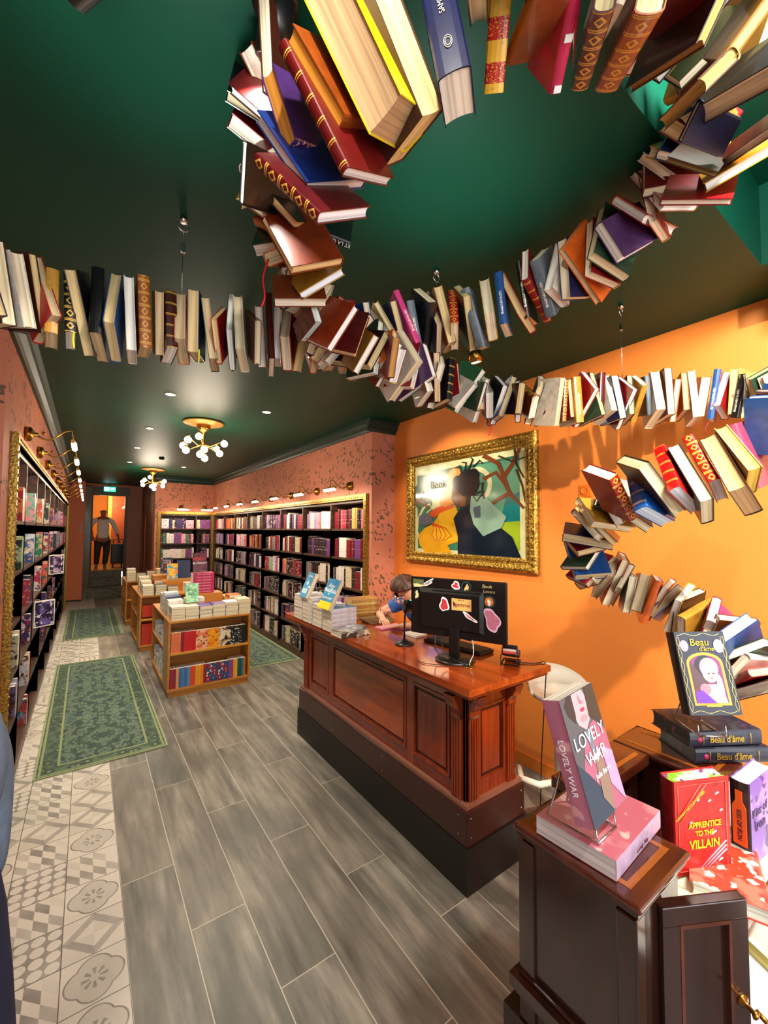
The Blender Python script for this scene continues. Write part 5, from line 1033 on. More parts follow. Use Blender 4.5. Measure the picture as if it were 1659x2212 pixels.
# curved back band with a handle slot
n=22; a0=-PI*.12; a1=PI*.86; O=[]
for k in range(n+1):
    a=a0+(a1-a0)*k/n; h=.10*math.sin(PI*k/n)**.6+.006; O.append([b.bm.verts.new((r_*math.cos(a),r_*math.sin(a),z)) for r_,z in ((.173,.83),(.19,.84+h),(.179,.842+h),(.160,.835))])
for k in range(n):
    for j in range(4): f=b.bm.faces.new([O[k][j],O[k+1][j],O[k+1][(j+1)%4],O[k][(j+1)%4]]); f.material_index=i; f.smooth=True
b.bm.faces.new(O[0]); b.bm.faces.new(O[-1]); b.build('seat_shell',t)
b=MB(); b.bbox(-.05,.05,-.03,.03,0,.012,mat('neon_yellow','E8F010',.5),.002); o=b.build('sticky_notes'); o.location=(2.14,1.36,.8135); o.rotation_euler=(0,0,.6); tag(o,'neon yellow sticky-note pad lying on the white stool seat','sticky notes')
b=MB(); b.lathe([(.022,0),(.038,0),(.038,.025),(.022,.025),(.022,0)],mat('tape_grey','8A8880',.4),n=24); o=b.build('tape_roll'); o.location=(2.21,1.33,.8135); tag(o,'grey roll of adhesive tape on the white stool seat','tape')
# ---------------- inlaid desk ----------------
def desk():
    t=thing('writing_desk','dark mahogany desk with inlaid raised side pedestals and an open panelled door','desk',(1.1,.5,0),world=True); HT=1.11
    def top(x0,x1,y0,y1,nm='pedestal_top',sides=(1,1,1,1)):
        b=MB(); 
        for o,z0,z1,m in ((.0,HT-.014,HT,M_MAHT),(-.006,HT-.024,HT-.014,M_MAH),(-.016,HT-.034,HT-.024,M_MAH)): b.bbox(x0-o,x1+o,y0-o,y1+o,z0,z1,m,.005)
        return b
    def inlay(b,x0,x1,y0,y1,sides,i=.028,w=.012):
        z=(HT+.0001,HT+.0008)
        if sides[0]: b.box(x0+i,x0+i+w,y0+i,y1-i,*z,M_INLAY)
        if sides[1]: b.box(x1-i-w,x1-i,y0+i,y1-i,*z,M_INLAY)
        if sides[2]: b.box(x0+i+w,x1-i-w,y0+i,y0+i+w,*z,M_INLAY)
        if sides[3]: b.box(x0+i+w,x1-i-w,y1-i-w,y1-i,*z,M_INLAY)
    A=(.782,1.003,.345,.605); B=(1.335,1.50,.385,.66); Br=(1.01,1.335,.555,.66)
    for q,s,nm in ((A,(1,1,1,1),'left'),(B,(1,1,1,0),'right')):
        b=top(*q); tp=b.build('pedestal_top',t); b=MB(); inlay(b,*q,s); b.build('inlay_band',tp)
    b=MB(); b.bbox(Br[0]+.001,Br[1]-.001,Br[2],Br[3],HT-.03,HT-.0005,M_MAHT,.004); tp=b.build('bridge_top',t); b=MB(); b.box(Br[0]+.02,Br[1]-.02,Br[2]+.02,Br[2]+.032,HT-.0004,HT+.0003,M_INLAY); b.build('inlay_band',tp)
    # pedestal bodies
    for q in (A,B):
        x0,x1,y0,y1=q[0]+.018,q[1]-.018,q[2]+.018,q[3]-.012; b=MB(); b.box(x0,x1,y0,y1,.70,HT-.0345,M_MAH)
        b.bbox(x0-.006,x0+.03,y0-.006,y0+.03,.70,HT-.0345,M_MAH,.004); b.bbox(x0-.006,x0+.03,y1-.03,y1+.006,.70,HT-.0345,M_MAH,.004); b.build('pedestal_body',t)
        b=MB()
        for k,(o,z0,z1) in enumerate(((.006,.83,.845),(.02,.80,.83),(.012,.785,.80))) if q is B else enumerate(((.008,.79,.80),(.022,.765,.79),(.012,.75,.765))): b.bbox(x0-o,x1+o,y0-o,y1+o,z0,z1,M_MAH,.004)
        b.build('base_moulding',t)
    b=MB(); b.box(1.01,1.335,.59,.645,.90,HT-.031,M_MAH); b.build('back_panel',t)
    b=MB(); b.bbox(1.06,1.62,.30,.589,.905,.93,M_MAHT,.004); b.bbox(.993,1.059,.365,.589,.905,.93,M_MAHT,.004); b.build('desk_surface',t)
    b=MB(); b.box(.79,.98,.37,.64,.0,.70,M_MAH); b.box(.98,1.49,.45,.64,.0,.70,M_MAH); b.build('cabinet_base',t)
    # open door hinged at the front corner of the left pedestal
    p0=Vector((.885,.352,0)); dv=Vector((1.04,.268,0))-p0; L=dv.length; ang=math.atan2(dv.y,dv.x); Mx=Matrix.Translation(p0)@Matrix.Rotation(ang,4,'Z'); b=MB(); z0,z1=.62,1.055
    for (a,c,e,f) in ((0,L,z1-.035,z1),(0,L,z0,z0+.035),(0,.035,z0+.035,z1-.035),(L-.035,L,z0+.035,z1-.035)): b.bbox(a,c,0,.022,e,f,M_MAH,.002,Mx)
    b.bbox(.035,L-.035,.008,.016,z0+.035,z1-.035,M_MAH,.001,Mx)
    for (a,c,e,f) in ((.035,.041,z0+.035,z1-.035),(L-.041,L-.035,z0+.035,z1-.035),(.041,L-.041,z1-.041,z1-.035),(.041,L-.041,z0+.035,z0+.041)): b.bbox(a,c,-.001,.008,e,f,M_MAHT,.001,Mx)
    dr=b.build('door',t)
    b=MB(); T=Mx@Matrix.Translation((L-.017,0,.875))@Matrix.Rotation(PI/2,4,'X'); b.lathe([(.011,-.001),(.011,.003),(.004,.006),(.004,.02),(.008,.026),(.001,.03)],M_BRASS,M=T,n=16); T2=Mx@Matrix.Translation((L-.005,0,.87)); b.tube([T2@Vector((0,-.015,0)),T2@Vector((.012,-.03,-.012)),T2@Vector((.02,-.036,-.03))],[.004,.005,.006],M_BRASS,8); b.build('door_knob',dr)
desk()
def placed(nm,label,mc,ms,page,soft=False,group=None,flat=None):
    pos,q,(H,Wd,T)=DISP[nm]; t=bpy.data.objects.new('hardback' if nm[:4] in ('beau','red','purp') else 'paperback',None); t.empty_display_size=.03; COL.objects.link(t); t.rotation_mode='QUATERNION'; t.location=pos; t.rotation_quaternion=q
    fx=(1 if (q@Vector((1,0,0))).dot(CAM-pos)>0 else -1); up=1 if (q@Vector((0,1,0))).z>0 else -1
    cv,pb=book_parts(H,Wd,T,mc,ms,page if not isinstance(page,str) else m_pages(page),t,soft=soft); tag(t,label,'book',group)
    x=Vector((0,up,0)).cross(Vector((fx,0,0))); Rt=Matrix((x,Vector((0,up,0)),Vector((fx,0,0)))).transposed()
    # front-cover frame: u (right), v (up) -> local
    def FP(u,v,d=.0006): return Rt@Vector((u,v,0))+Vector((fx*(T/2+d),0,0))
    return t,cv,H,Wd,T,fx,up,Rt,FP
def level(nm,h,rz=None):
    # settle a lying book flat on the surface at height h, keeping its heading
    pos,q,(H,Wd,T)=DISP[nm]; y=q@Vector((0,1,0)); y.z=0; y.normalize(); zx=q@Vector((0,0,1)); zx.z=0; z=(zx-y*zx.dot(y)).normalized(); x=y.cross(z)
    DISP[nm]=(Vector((pos.x,pos.y,h+T/2+.0008)),Matrix((x,y,z)).transposed().to_quaternion(),(H,Wd,T)); return h+T+.0016
def poly_art(nm,cv,FP,shapes):
    b=MB()
    for i,(pts,c,*r) in enumerate(shapes): b.poly([FP(u,v,.0005+.00012*i) for u,v in pts],mat('print_'+c,c,.35))
    return b.build(nm,cv)
def ell(cx,cy,rx,ry,n=20,a0=0,a1=2*PI): return [(cx+rx*math.cos(a0+(a1-a0)*k/n),cy+ry*math.sin(a0+(a1-a0)*k/n)) for k in range(n)]
# pink novel on its own copy
k=.0
top_l=level('lovely_lying',1.1108)
t,cv,H,Wd,T,fx,up,Rt,FP=placed('lovely_lying','thick pink paperback lying flat on the inlaid desk pedestal',m_art('C8687A','D89098','E8C0B8',9,4),m_cover('B8A0BC'),'DCD4D0',soft=True)
text('Lovely War','title',.012,mat('print_5A3040','5A3040',.5),cv,M4(SPD,(0,0,-Wd/2-.0012)))
pos,q,d=DISP['lovely_standing']; DISP['lovely_standing']=(pos+Vector((0,0,.0)),q,d)
t,cv,H,Wd,T,fx,up,Rt,FP=placed('lovely_standing','thick pink novel titled LOVELY WAR standing tilted on a wire stand on the desk pedestal',m_cover('5A5A60'),m_art('B87088','B87088','D8A0A8',9,4),'EFE6D8',soft=True)
w,h=Wd/2-.002,H/2-.001
poly_art('cover_print',cv,FP,[([(-w,-h),(w,-h),(w,h),(-w,h)],'56585E'),([(-w,-h),(w,-h),(w,.02),(.04,.05),(.015,.045),(-.02,.02),(-.045,-.02),(-w,-.04)],'A86078'),([(-w,-h),(-w,.0),(-.035,-.03),(.0,-.07),(.02,-h)],'2C4254'),
 ([(-.03,.075),(-.022,.055),(.0,.04),(.022,.055),(.026,.1),(.02,h),(-.025,h)],'C8A0A8'),([(-.03,.06),(-.05,.08),(-.055,.1),(-.04,h),(-.022,h),(-.024,.075)],'3A3638'),([(.03,h),(.02,.06),(.045,.04),(w,.03),(w,h)],'3E3A34'),([(.0,.11),(.006,.095),(.014,.092),(.008,.088),(-.002,.09)],'A87078'),(ell(.004,.078,.009,.0035),'A83850'),(ell(.003,.062,.012,.006),'B48890'),
 ([(-.008,.04),(.012,.04),(.006,-.02),(.0,-.05)],'6A7A88'),([(.0,-.0),(.02,-.01),(.03,-.06),(.015,-h),(-.01,-.08)],'8A7468'),([(.03,.0),(w,-.02),(w,-h),(.03,-.07)],'B894B8'),([(-.02,-.01),(.01,-.005),(.03,.0),(.01,-.018)],'D8C0D0')])
wp=mat('white_print','F0F0F0',.4)
text('LOVELY','title',.034,wp,cv,M4(Rt,FP(.0,.028,.0026))); text('WAR','title',.034,wp,cv,M4(Rt,FP(.006,-.009,.0026))); text('Julie Berry','author',.014,wp,cv,M4(Rt,FP(.012,-.042,.0026)))
text('LOVELY WAR','title',.017,wp,cv,M4(SPD if up>0 else SPD@Matrix.Rotation(PI,3,'Z'),(0,-.01,-Wd/2-.0012)))
p=DISP['lovely_standing'][0]; easel((p.x+.01,p.y+.01,top_l),facing('lovely_standing'),'chrome wire book stand holding up the pink novel',w=.075,h=.1)
# black and gold books
for nm in ('beau_top','beau_low','beau_standing'):
    pos,q,(H,Wd,T)=DISP[nm]; kk=.877; DISP[nm]=(CAM+(pos-CAM)*kk,q,(H*kk,Wd*kk,T*kk))
_a,_q,_s=DISP['beau_top']; DISP['beau_low']=(_a+Vector((.012,-.014,0)),Quaternion((0,0,1),R_(-2))@_q,_s)
for _n in ('beau_top','beau_low'): _a,_q,_s=DISP[_n]; DISP[_n]=(_a,_q,(_s[0],_s[1],.043))
z1=level('beau_low',1.1108); z2=level('beau_top',z1); 
black=m_art('181A26','1C1E2C','3A2438',22,6); edg=m_art('160E18','160E18','7A3A5A',16,3); gold=mat('gold_foil','D8A838',.3,.6)
def beau_spine(cv,Wd,T,H,up,nm):
    pos,q,_=DISP[nm]; xw=(q@Vector((1,0,0))).z>0; yr=(q@Vector((0,1,0))).dot(RC@Vector((1,0,0)))>0
    ty=Vector((1 if xw else -1,0,0)); tz=Vector((0,0,-1)); tx=ty.cross(tz)
    Rt=Matrix((tx,ty,tz)).transposed(); text("Beau d'âme",'title',.026,gold,cv,M4(Rt,Vector((0,0,-Wd/2-.0048))-tx*.0),sx=.85)
    b=MB()
    for yy in (-.07,.07): b.tube([(x,yy,-Wd/2-.0035-.002*(1-(2*x/T)**2)) for x in (-T*.32,0,T*.32)],.0009,gold,4)
    b.sphere(tuple(tx*-.078+Vector((0,0,-Wd/2-.002))),.008,mat('magenta_print','A82858',.4),(1,1,.4),8); b.build('ornament',cv)
for nm,lb in (('beau_low',"black hardback titled Beau d'âme in gold on its spine, lower of the lying pair"),('beau_top',"black hardback titled Beau d'âme in gold on its spine, upper of the lying pair")):
    t,cv,H,Wd,T,fx,up,Rt,FP=placed(nm,lb,black,m_cover('222636'),edg,group='black and gold hardbacks'); beau_spine(cv,Wd,T,H,up,nm)
t,cv,H,Wd,T,fx,up,Rt,FP=placed('beau_standing',"black and gold hardback showing a white-haired woman in an arch, standing on the wire stand",m_cover('181A26'),m_cover('120E14'),edg)
w,h=Wd/2,H/2
def arch(wd,hb,ht,n=10): return [(-wd,hb),(wd,hb),(wd,ht*.45)]+[(wd*math.cos(PI*k/n),ht*.45+(ht-ht*.45)*math.sin(PI*k/n)) for k in range(1,n)]+[(-wd,ht*.45)]
s=w/.07
AS=[([(-w+.003,-h+.003),(w-.003,-h+.003),(w-.003,h-.003),(-w+.003,h-.003)],'1C2030'),(arch(.047,-.083,.052),'E89020'),(arch(.041,-.077,.045),'6A2A58'),(ell(.0,.01,.03,.035),'1E1A26'),([(-.04,.03),(-.005,-.02),(.0,-.035),(-.04,-.045)],'4A2E34'),
 (ell(.008,.012,.024,.026),'D880B0'),(ell(.008,-.002,.02,.024),'C8C0B4'),(ell(.028,-.04,.008,.035),'C8BCA4'),(ell(.01,-.006,.013,.017),'D09890'),([(-.015,-.03),(.03,-.03),(.038,-.077),(-.02,-.077)],'C89898'),(ell(-.012,-.042,.014,.014),'E06A78'),([(-.041,-.05),(-.02,-.045),(.01,-.077),(-.041,-.077)],'6020A0'),
 (ell(.004,-.003,.0028,.0018),'402038'),(ell(.016,-.003,.0028,.0018),'402038'),(ell(.01,-.014,.003,.0014),'B04058'),([(-.02,-.086),(.02,-.086),(.02,-.08),(-.02,-.08)],'C89028'),(ell(-.045,.07,.011,.015),'B080D0'),(ell(.045,.068,.013,.018),'B080D0')]
poly_art('cover_print',cv,FP,AS)
b=MB(); gm=mat('pale_gold_print','D8C078',.4)
for sx_ in (-1,1):
    for off in (.0,1.): b.tube([FP(sx_*(w-.009+.004*math.sin(v/ .0105+off*PI)),v,.0012) for v in [(-h+.008)+i*.0035 for i in range(int((2*h-.016)/.0035))]],.0007,gm,4)
for sy in (-1,1): b.tube([FP(u,sy*(h-.008)+.003*math.sin(u/.008),.0012) for u in [(-w+.008)+i*.003 for i in range(int((2*w-.016)/.003))]],.0007,gm,4)
b.build('gilt_border',cv)
text('Beau','title',.026,gold,cv,M4(Rt,FP(-.004,.078,.003))); text("d'âme",'title',.017,gold,cv,M4(Rt,FP(.012,.061,.003)))
p=DISP['beau_standing'][0]; easel((p.x+.01,p.y+.01,z2),facing('beau_standing'),'wire book stand carrying the black and gold hardback',w=.07,h=.1)
# red hardback, its lying copy, purple hardback, open book
lay=trade((1.245,.36,.9332+.0175),R_(20),.2,.14,.033,'E04A30','F0EAD8','red hardback lying on the desk surface under the standing red book',art=m_art('E04830','F08068','F0E0D0',16,5),soft=False)
t,cv,H,Wd,T,fx,up,Rt,FP=placed('red','bright red hardback titled APPRENTICE TO THE VILLAIN standing on the desk',m_art('C81410','D82418','A80C0C',20,2),m_cover('8A0A10'),m_art('F0F0D8','7AC030','8A4A80',26,4))
w,h=Wd/2,H/2; yl=mat('yellow_print','F0E020',.4); pkp='F08070'
b=MB(); pm=mat('pale_red_print','F07060',.4)
b.tube([FP(u,v,.001) for u,v in ((-w+.012,h-.01),(w-.01,h-.01),(w-.01,-h+.01),(-w+.012,-h+.01))],.0012,pm,4,closed=True)
for o in (0,.014): b.tube([FP(-w+.014,.028-o,.001),FP(-.002+o,h-.012,.001)],.0012,pm,4)
for o in (0,.01,.02): b.tube([FP(-.01+o,-h+.012,.001),FP(w-.012,-.04-o,.001)],.0015,mat('pale_pink_print','F0B0C0',.4),4)
for (u,v,r_) in ((.02,.055,.004),(-.01,.06,.003),(.03,-.02,.006),(-.03,.01,.003),(.04,.07,.005),(.05,.03,.004),(.045,-.085,.006)): b.tube([FP(u-r_,v,.001),FP(u+r_,v+r_,.001)],.0016,wp,4)
b.build('cover_ornament',cv)
text('APPRENTICE','title',.019,yl,cv,M4(Rt,FP(.006,.004,.0015)),sx=.8,bold=.0003); text('TO THE','title',.017,yl,cv,M4(Rt,FP(.004,-.016,.0015)),sx=.8,bold=.0003); text('VILLAIN','title',.028,yl,cv,M4(Rt,FP(.004,-.041,.0015)),sx=.8,bold=.0004)
text('HANNAH NICOLE MAEHRER','author',.009,yl,cv,M4(Rt@Matrix.Rotation(math.atan2(h-.04,w+.01),3,'Z'),FP(-.031,.05,.0015)),sx=.85)
t,cv,H,Wd,T,fx,up,Rt,FP=placed('purple','purple hardback titled KISS OF IRON standing at the right, bottle drawn on its spine',m_art('7A50B8','B088D8','3A2870',12,3),m_cover('2A1420'),'F8F4F0')
text('Kiss of','title',.03,mat('print_2A1040','2A1040',.4),cv,M4(Rt,FP(-.02,.03,.0015))); text('Iron','title',.034,MC['print_2A1040'],cv,M4(Rt,FP(-.02,-.005,.0015)))
b=MB(); b.prism([(x*T*.34,y*up,-Wd/2-.0052) for x,y in ((-.5,.085),(.5,.085),(.5,.06),(1,.045),(1,-.05),(-1,-.05),(-1,.045),(-.5,.06))],(0,0,.003),mat('orange_print','E85A18',.4)); sp=b.build('spine_print',cv)
text('KISS OF IRON','title',.014,MC['print_2A1040'],cv,M4(SPD if up>0 else SPD@Matrix.Rotation(PI,3,'Z'),(0,0,-Wd/2-.0058)),sx=.9)
b=MB(); pg=mat('open_pages','EFE8C8',.7)
for s_ in (-1,1):
    P=[(s_*(.004+.016*k),.018*math.sin(min(1,k/3)*PI/2)*(1-k/14)+.001) for k in range(8)]
    for k in range(7): b.prism([(P[k][0],-.09,0.0005),(P[k+1][0],-.09,.0005),(P[k+1][0],-.09,P[k+1][1]+.004),(P[k][0],-.09,P[k][1]+.004)],(0,.18,0),pg)
o=b.build('open_book'); o.location=(1.135,.395,.9328); o.scale=(.6,.75,.8); o.rotation_euler=(0,0,.2); tag(o,'open book with cream pages lying on the desk between pedestal and red hardback','book')
b=MB(); b.bbox(1.065,1.61,.304,.44,.9305,.9325,mat('white_cloth','F8F4EC',.7),.0008); tag(b.build('white_sheet'),'white sheet covering the front of the desk surface, brightly lit','sheet')
light('spotlight_beam','SPOT',(1.5,-.3,2.7),60,NEUT,(1.45,.3,.8),.03,34,.5)
# bright display table in front of the desk
t=thing('display_table','white cloth-covered display table under a spotlight, in front of the desk','table',(1.6,-.1,0),world=True)
b=MB(); b.bbox(1.22,2.35,-.75,.42,.64,.66,mat('white_cloth','F8F4EC',.7),.006); b.build('table_top',t)
for x in (1.26,2.30):
    for y in (-.71,.38): b=MB(); b.box(x-.02,x+.02,y-.02,y+.02,0,.6399,M_PINE); b.build('leg',t)
trade((1.50,.26,.6775),R_(-25),.22,.15,.03,'F4F0E8','F0E080','white paperback with yellow edges lying on the white table',art=m_cover('F4F0E8'),soft=True)
trade((1.72,.36,.6825),R_(12),.24,.17,.04,'B02838','F8F4EC','crimson hardback lying at the back of the white table',soft=False)

# ---------------- people ----------------
def skin(name,V,E,m,parent,root=0,sub=2,smooth=True):
    ids=list(V); me=bpy.data.meshes.new(name); me.from_pydata([V[i][0] for i in ids],[(ids.index(a),ids.index(b)) for a,b in E],[]); me.materials.append(m)
    o=bpy.data.objects.new(name,me); COL.objects.link(o); md=o.modifiers.new('skin','SKIN'); md.use_smooth_shade=True
    sv=me.skin_vertices[0].data if me.skin_vertices else None
    if sv is None:
        bm=bmesh.new(); bm.from_mesh(me); bm.verts.layers.skin.verify(); bm.to_mesh(me); bm.free(); sv=me.skin_vertices[0].data
    for k,i in enumerate(ids):
        r=V[i][1]; sv[k].radius=(r,r) if not isinstance(r,tuple) else r; sv[k].use_root=(k==root)
    o.modifiers.new('sub','SUBSURF').levels=sub; o.modifiers['sub'].render_levels=sub
    dg=bpy.context.evaluated_depsgraph_get(); m2=bpy.data.meshes.new_from_object(o.evaluated_get(dg)); o.modifiers.clear(); o.data=m2
    if not m2.materials: m2.materials.append(m)
    o.parent=parent
    if parent is not None and parent.name in WSET: o.matrix_parent_inverse=parent_inv(parent)
    return o
def chain(V,E,start,pts,pre):
    p=start
    for i,(c,r) in enumerate(pts): k=f'{pre}{i}'; V[k]=(Vector(c),r); E.append((p,k)); p=k
    return p
def hand(V,E,w,pre,d,side,nrm,s=1.,curl=.5):
    # w: wrist key; d: pointing direction; side: towards the thumb; nrm: back of the hand
    d,side,nrm=[Vector(q).normalized() for q in (d,side,nrm)]; W0=V[w][0]; pk=pre+'palm'; V[pk]=(W0+d*.045*s,.021*s); E.append((w,pk))
    for j,(o,L) in enumerate(((.027,.07),(.009,.078),(-.009,.073),(-.026,.058))):
        base=W0+d*.08*s+side*o*s; pts=[(base,.0105*s),(base+d*L*.42*s-nrm*.008*curl,.0092*s),(base+d*L*.72*s-nrm*.028*curl*s,.0085*s),(base+d*L*.85*s-nrm*.048*curl*s,.0075*s)]; chain(V,E,pk,pts,f'{pre}f{j}')
    chain(V,E,pk,[(W0+d*.04*s+side*.034*s,.0115*s),(W0+d*.068*s+side*.046*s-nrm*.012*s,.0095*s),(W0+d*.09*s+side*.04*s-nrm*.022*s,.0085*s)],pre+'t')
SK=mat('skin','E0A88C',.5); SK2=mat('skin_brown','8A5438',.5)
def face(parent,c,fd,up,r,skinm,glasses=False,brow='2A1A14'):
    fd=Vector(fd).normalized(); up=Vector(up); up=(up-fd*up.dot(fd)).normalized(); sd=up.cross(fd).normalized(); c=Vector(c)
    for s in (-1,1):
        e=MB(); e.sphere(c+fd*r*.84+sd*s*r*.34+up*r*.02,r*.10,mat('eye_white','F0ECE8',.3),seg=10); ey=e.build('eye',parent)
        e=MB(); e.sphere(c+fd*r*.91+sd*s*r*.35+up*r*.02,r*.055,mat('iris_dark','2A1A10',.2),seg=8); e.build('iris',ey)
        e=MB(); e.tube([c+fd*r*.93+sd*s*r*.2+up*r*.24,c+fd*r*.95+sd*s*r*.38+up*r*.29,c+fd*r*.84+sd*s*r*.56+up*r*.22],r*.035,mat('brow_'+brow,brow,.7),6); e.build('eyebrow',parent)
        e=MB(); e.sphere(c+sd*s*r*.93+up*-.05*r,r*.22,skinm,(.45,.8,1.15),10); e.build('ear',parent)
    e=MB(); e.tube([c+fd*r*.93+up*r*.08,c+fd*r*1.12-up*r*.2,c+fd*r*1.02-up*r*.28],[r*.07,r*.13,r*.1],skinm,8); e.build('nose',parent)
    e=MB(); e.tube([c+fd*r*.9+sd*-r*.22-up*r*.52,c+fd*r*.99-up*r*.5,c+fd*r*.9+sd*r*.22-up*r*.52],[r*.03,r*.07,r*.03],mat('lips','B05A50',.5),8); e.build('mouth',parent)
    if glasses:
        e=MB()
        for s in (-1,1): e.tube([c+fd*r*1.08+sd*(s*r*.38+r*.26*math.cos(a*PI/6))+up*(r*.0+r*.22*math.sin(a*PI/6)) for a in range(12)],r*.025,M_STEEL,5,closed=True)
        e.tube([c+fd*r*1.1+sd*-r*.12,c+fd*r*1.1+sd*r*.12],r*.025,M_STEEL,5); e.build('glasses',parent)
def hair_cap(c,fd,up,r,m,parent,low=-.45,front=.35):
    fd=Vector(fd).normalized(); up=Vector(up); up=(up-fd*up.dot(fd)).normalized(); c=Vector(c); bm=bmesh.new(); bmesh.ops.create_uvsphere(bm,u_segments=40,v_segments=28,radius=1); sd=up.cross(fd)
    kill=[]
    for v in bm.verts:
        d=v.co.normalized(); f=d.y; u=d.z; s=d.x
        if (f>front-.25*abs(s) and u<.42) or u<low: kill.append(v)
    bmesh.ops.delete(bm,geom=kill,context='VERTS')
    for v in bm.verts:
        d=v.co.normalized(); k=1+.035*math.sin(9*math.atan2(d.x,d.y)+3*d.z)+.02*math.sin(17*d.x)
        v.co=c+(sd*d.x+fd*d.y+up*d.z)*r*k
    me=bpy.data.meshes.new('hair'); bm.to_mesh(me); bm.free(); me.materials.append(m)
    for q in me.polygons: q.use_smooth=True
    o=bpy.data.objects.new('hair',me); COL.objects.link(o); md=o.modifiers.new('thick','SOLIDIFY'); md.thickness=.014; md.offset=0; o.parent=parent; o.matrix_parent_inverse=parent_inv(parent); return o
# shop assistant bent over the counter
t=thing('person','person with short brown hair and blue shirt writing at the counter','person',(2.33,2.5,.0),world=True)
V={'pel':(Vector((2.36,2.5,.80)),.14)}; E=[]
chain(V,E,'pel',[((2.30,2.5,.95),.125),((2.22,2.5,1.08),.13),((2.13,2.49,1.19),.10)],'sp')
chain(V,E,'sp2',[((2.06,2.48,1.245),.052),((2.02,2.47,1.265),.06)],'nk'); chain(V,E,'nk1',[((1.955,2.46,1.31),.088),((1.90,2.455,1.285),.07)],'hd')
chain(V,E,'sp2',[((2.12,2.66,1.185),.055),((2.03,2.73,1.13),.045),((1.94,2.79,1.078),.037),((1.905,2.72,1.072),.032),((1.885,2.66,1.066),.022)],'la')
chain(V,E,'sp2',[((2.12,2.33,1.185),.055),((2.05,2.27,1.12),.045),((1.99,2.24,1.078),.037),((1.93,2.31,1.07),.031),((1.895,2.36,1.066),.022)],'ra')
hand(V,E,'la4','lh',(-.35,-.9,-.05),(-.9,.3,.1),(0,0,1),.9,.7); hand(V,E,'ra4','rh',(-.6,.75,-.05),(.7,.5,0),(0,0,1),.9,.35)
chain(V,E,'pel',[((2.34,2.60,.77),.10),((2.22,2.62,.74),.075),((2.08,2.62,.72),.058),((2.10,2.62,.5),.05),((2.12,2.62,.28),.038),((2.06,2.62,.25),.03)],'ll')
chain(V,E,'pel',[((2.34,2.40,.77),.10),((2.22,2.38,.74),.075),((2.08,2.38,.72),.058),((2.10,2.38,.5),.05),((2.12,2.38,.28),.038),((2.06,2.38,.25),.03)],'rl')
body=skin('body',V,E,SK,t)
S={'pel':(Vector((2.355,2.5,.82)),.152)}; F_=[]
chain(S,F_,'pel',[((2.30,2.5,.95),.14),((2.22,2.5,1.08),.143),((2.13,2.49,1.185),.112),((2.085,2.485,1.22),.07)],'sp')
chain(S,F_,'sp2',[((2.12,2.665,1.187),.07),((2.045,2.72,1.14),.06),((2.0,2.75,1.115),.056)],'la'); chain(S,F_,'sp2',[((2.12,2.325,1.187),.07),((2.06,2.275,1.13),.06),((2.03,2.258,1.11),.056)],'ra')
skin('t_shirt',S,F_,mat('blue_cotton','3A6AC0',.8),t)
J={'pel':(Vector((2.365,2.5,.79)),.155)}; F_=[]
for s,y in (('l',2.61),('r',2.39)): chain(J,F_,'pel',[((2.34,y,.77),.115),((2.22,y+.01,.74),.088),((2.075,y+.01,.72),.07),((2.10,y+.01,.5),.06),((2.12,y+.01,.30),.05)],s)
skin('jeans',J,F_,mat('denim','1E2A44',.8),t)
hc=Vector((1.93,2.46,1.30)); fd=Vector((-.80,-.32,-.52))
face(t,hc,fd,(0,0,1),.092,SK,True)
hm=m_wood('brown_hair','2A140C','5A3020',.5,'z',3,0); hair_cap(hc+Vector((.012,0,.01)),fd,(0,0,1),.108,hm,t,-.75,.5)
b=MB(); b.tube([(1.915,2.735,1.112),(1.93,2.76,1.118),(1.95,2.775,1.12),(1.965,2.765,1.127)],.0025,mat('tattoo_ink','2A2430',.6),5); b.sphere((1.92,2.77,1.108),.006,MC['tattoo_ink'],seg=6); b.build('tattoo',t)
# stool the assistant sits on (mostly hidden)
b=MB(); b.lathe([(.001,.62),(.17,.62),(.18,.64),(.17,.66),(.001,.66)],M_BLACK,(2.38,2.5,0)); b.tube([(2.38,2.5,0.03),(2.38,2.5,.62)],.025,M_CHROME); b.lathe([(.001,0),(.18,0),(.18,.012),(.02,.03),(.001,.03)],M_CHROME,(2.38,2.5,.001)); tag(b.build('stool'),'black stool under the seated assistant, mostly hidden by the counter','stool')
# man in the rear doorway
ox,oy,oz=.36,14.35,.61
t=thing('person','bald person in a pale grey shirt and dark trousers in the rear doorway','person',(ox,oy,oz),world=True)
def Q(x,y,z): return Vector((ox+x,oy+y,oz+z))
V={'pel':(Q(0,0,.93),.13)}; E=[]
chain(V,E,'pel',[(Q(0,0,1.1),.125),(Q(0,0,1.28),.15),(Q(0,0,1.42),.11)],'sp'); chain(V,E,'sp2',[(Q(0,-.01,1.49),.055),(Q(0,-.02,1.55),.07),(Q(0,-.02,1.63),.088),(Q(0,-.01,1.67),.075)],'nk')
chain(V,E,'sp2',[(Q(-.2,0,1.38),.06),(Q(-.30,-.03,1.22),.045),(Q(-.26,-.1,1.0),.036),(Q(-.24,-.13,.93),.026)],'la'); chain(V,E,'sp2',[(Q(.2,0,1.38),.06),(Q(.30,-.02,1.14),.045),(Q(.36,-.1,.93),.036),(Q(.38,-.13,.86),.026)],'ra')
hand(V,E,'la3','lh',(.1,-.3,-1),(.9,-.2,0),(-.3,-1,0)); hand(V,E,'ra3','rh',(.1,-.4,-.9),(-.9,-.2,0),(.3,-1,0))
chain(V,E,'pel',[(Q(-.1,0,.8),.10),(Q(-.12,-.02,.48),.065),(Q(-.13,.02,.12),.042),(Q(-.14,-.1,.05),.04)],'ll'); chain(V,E,'pel',[(Q(.1,0,.8),.10),(Q(.10,-.04,.48),.065),(Q(.06,.0,.12),.042),(Q(.07,-.12,.05),.04)],'rl')
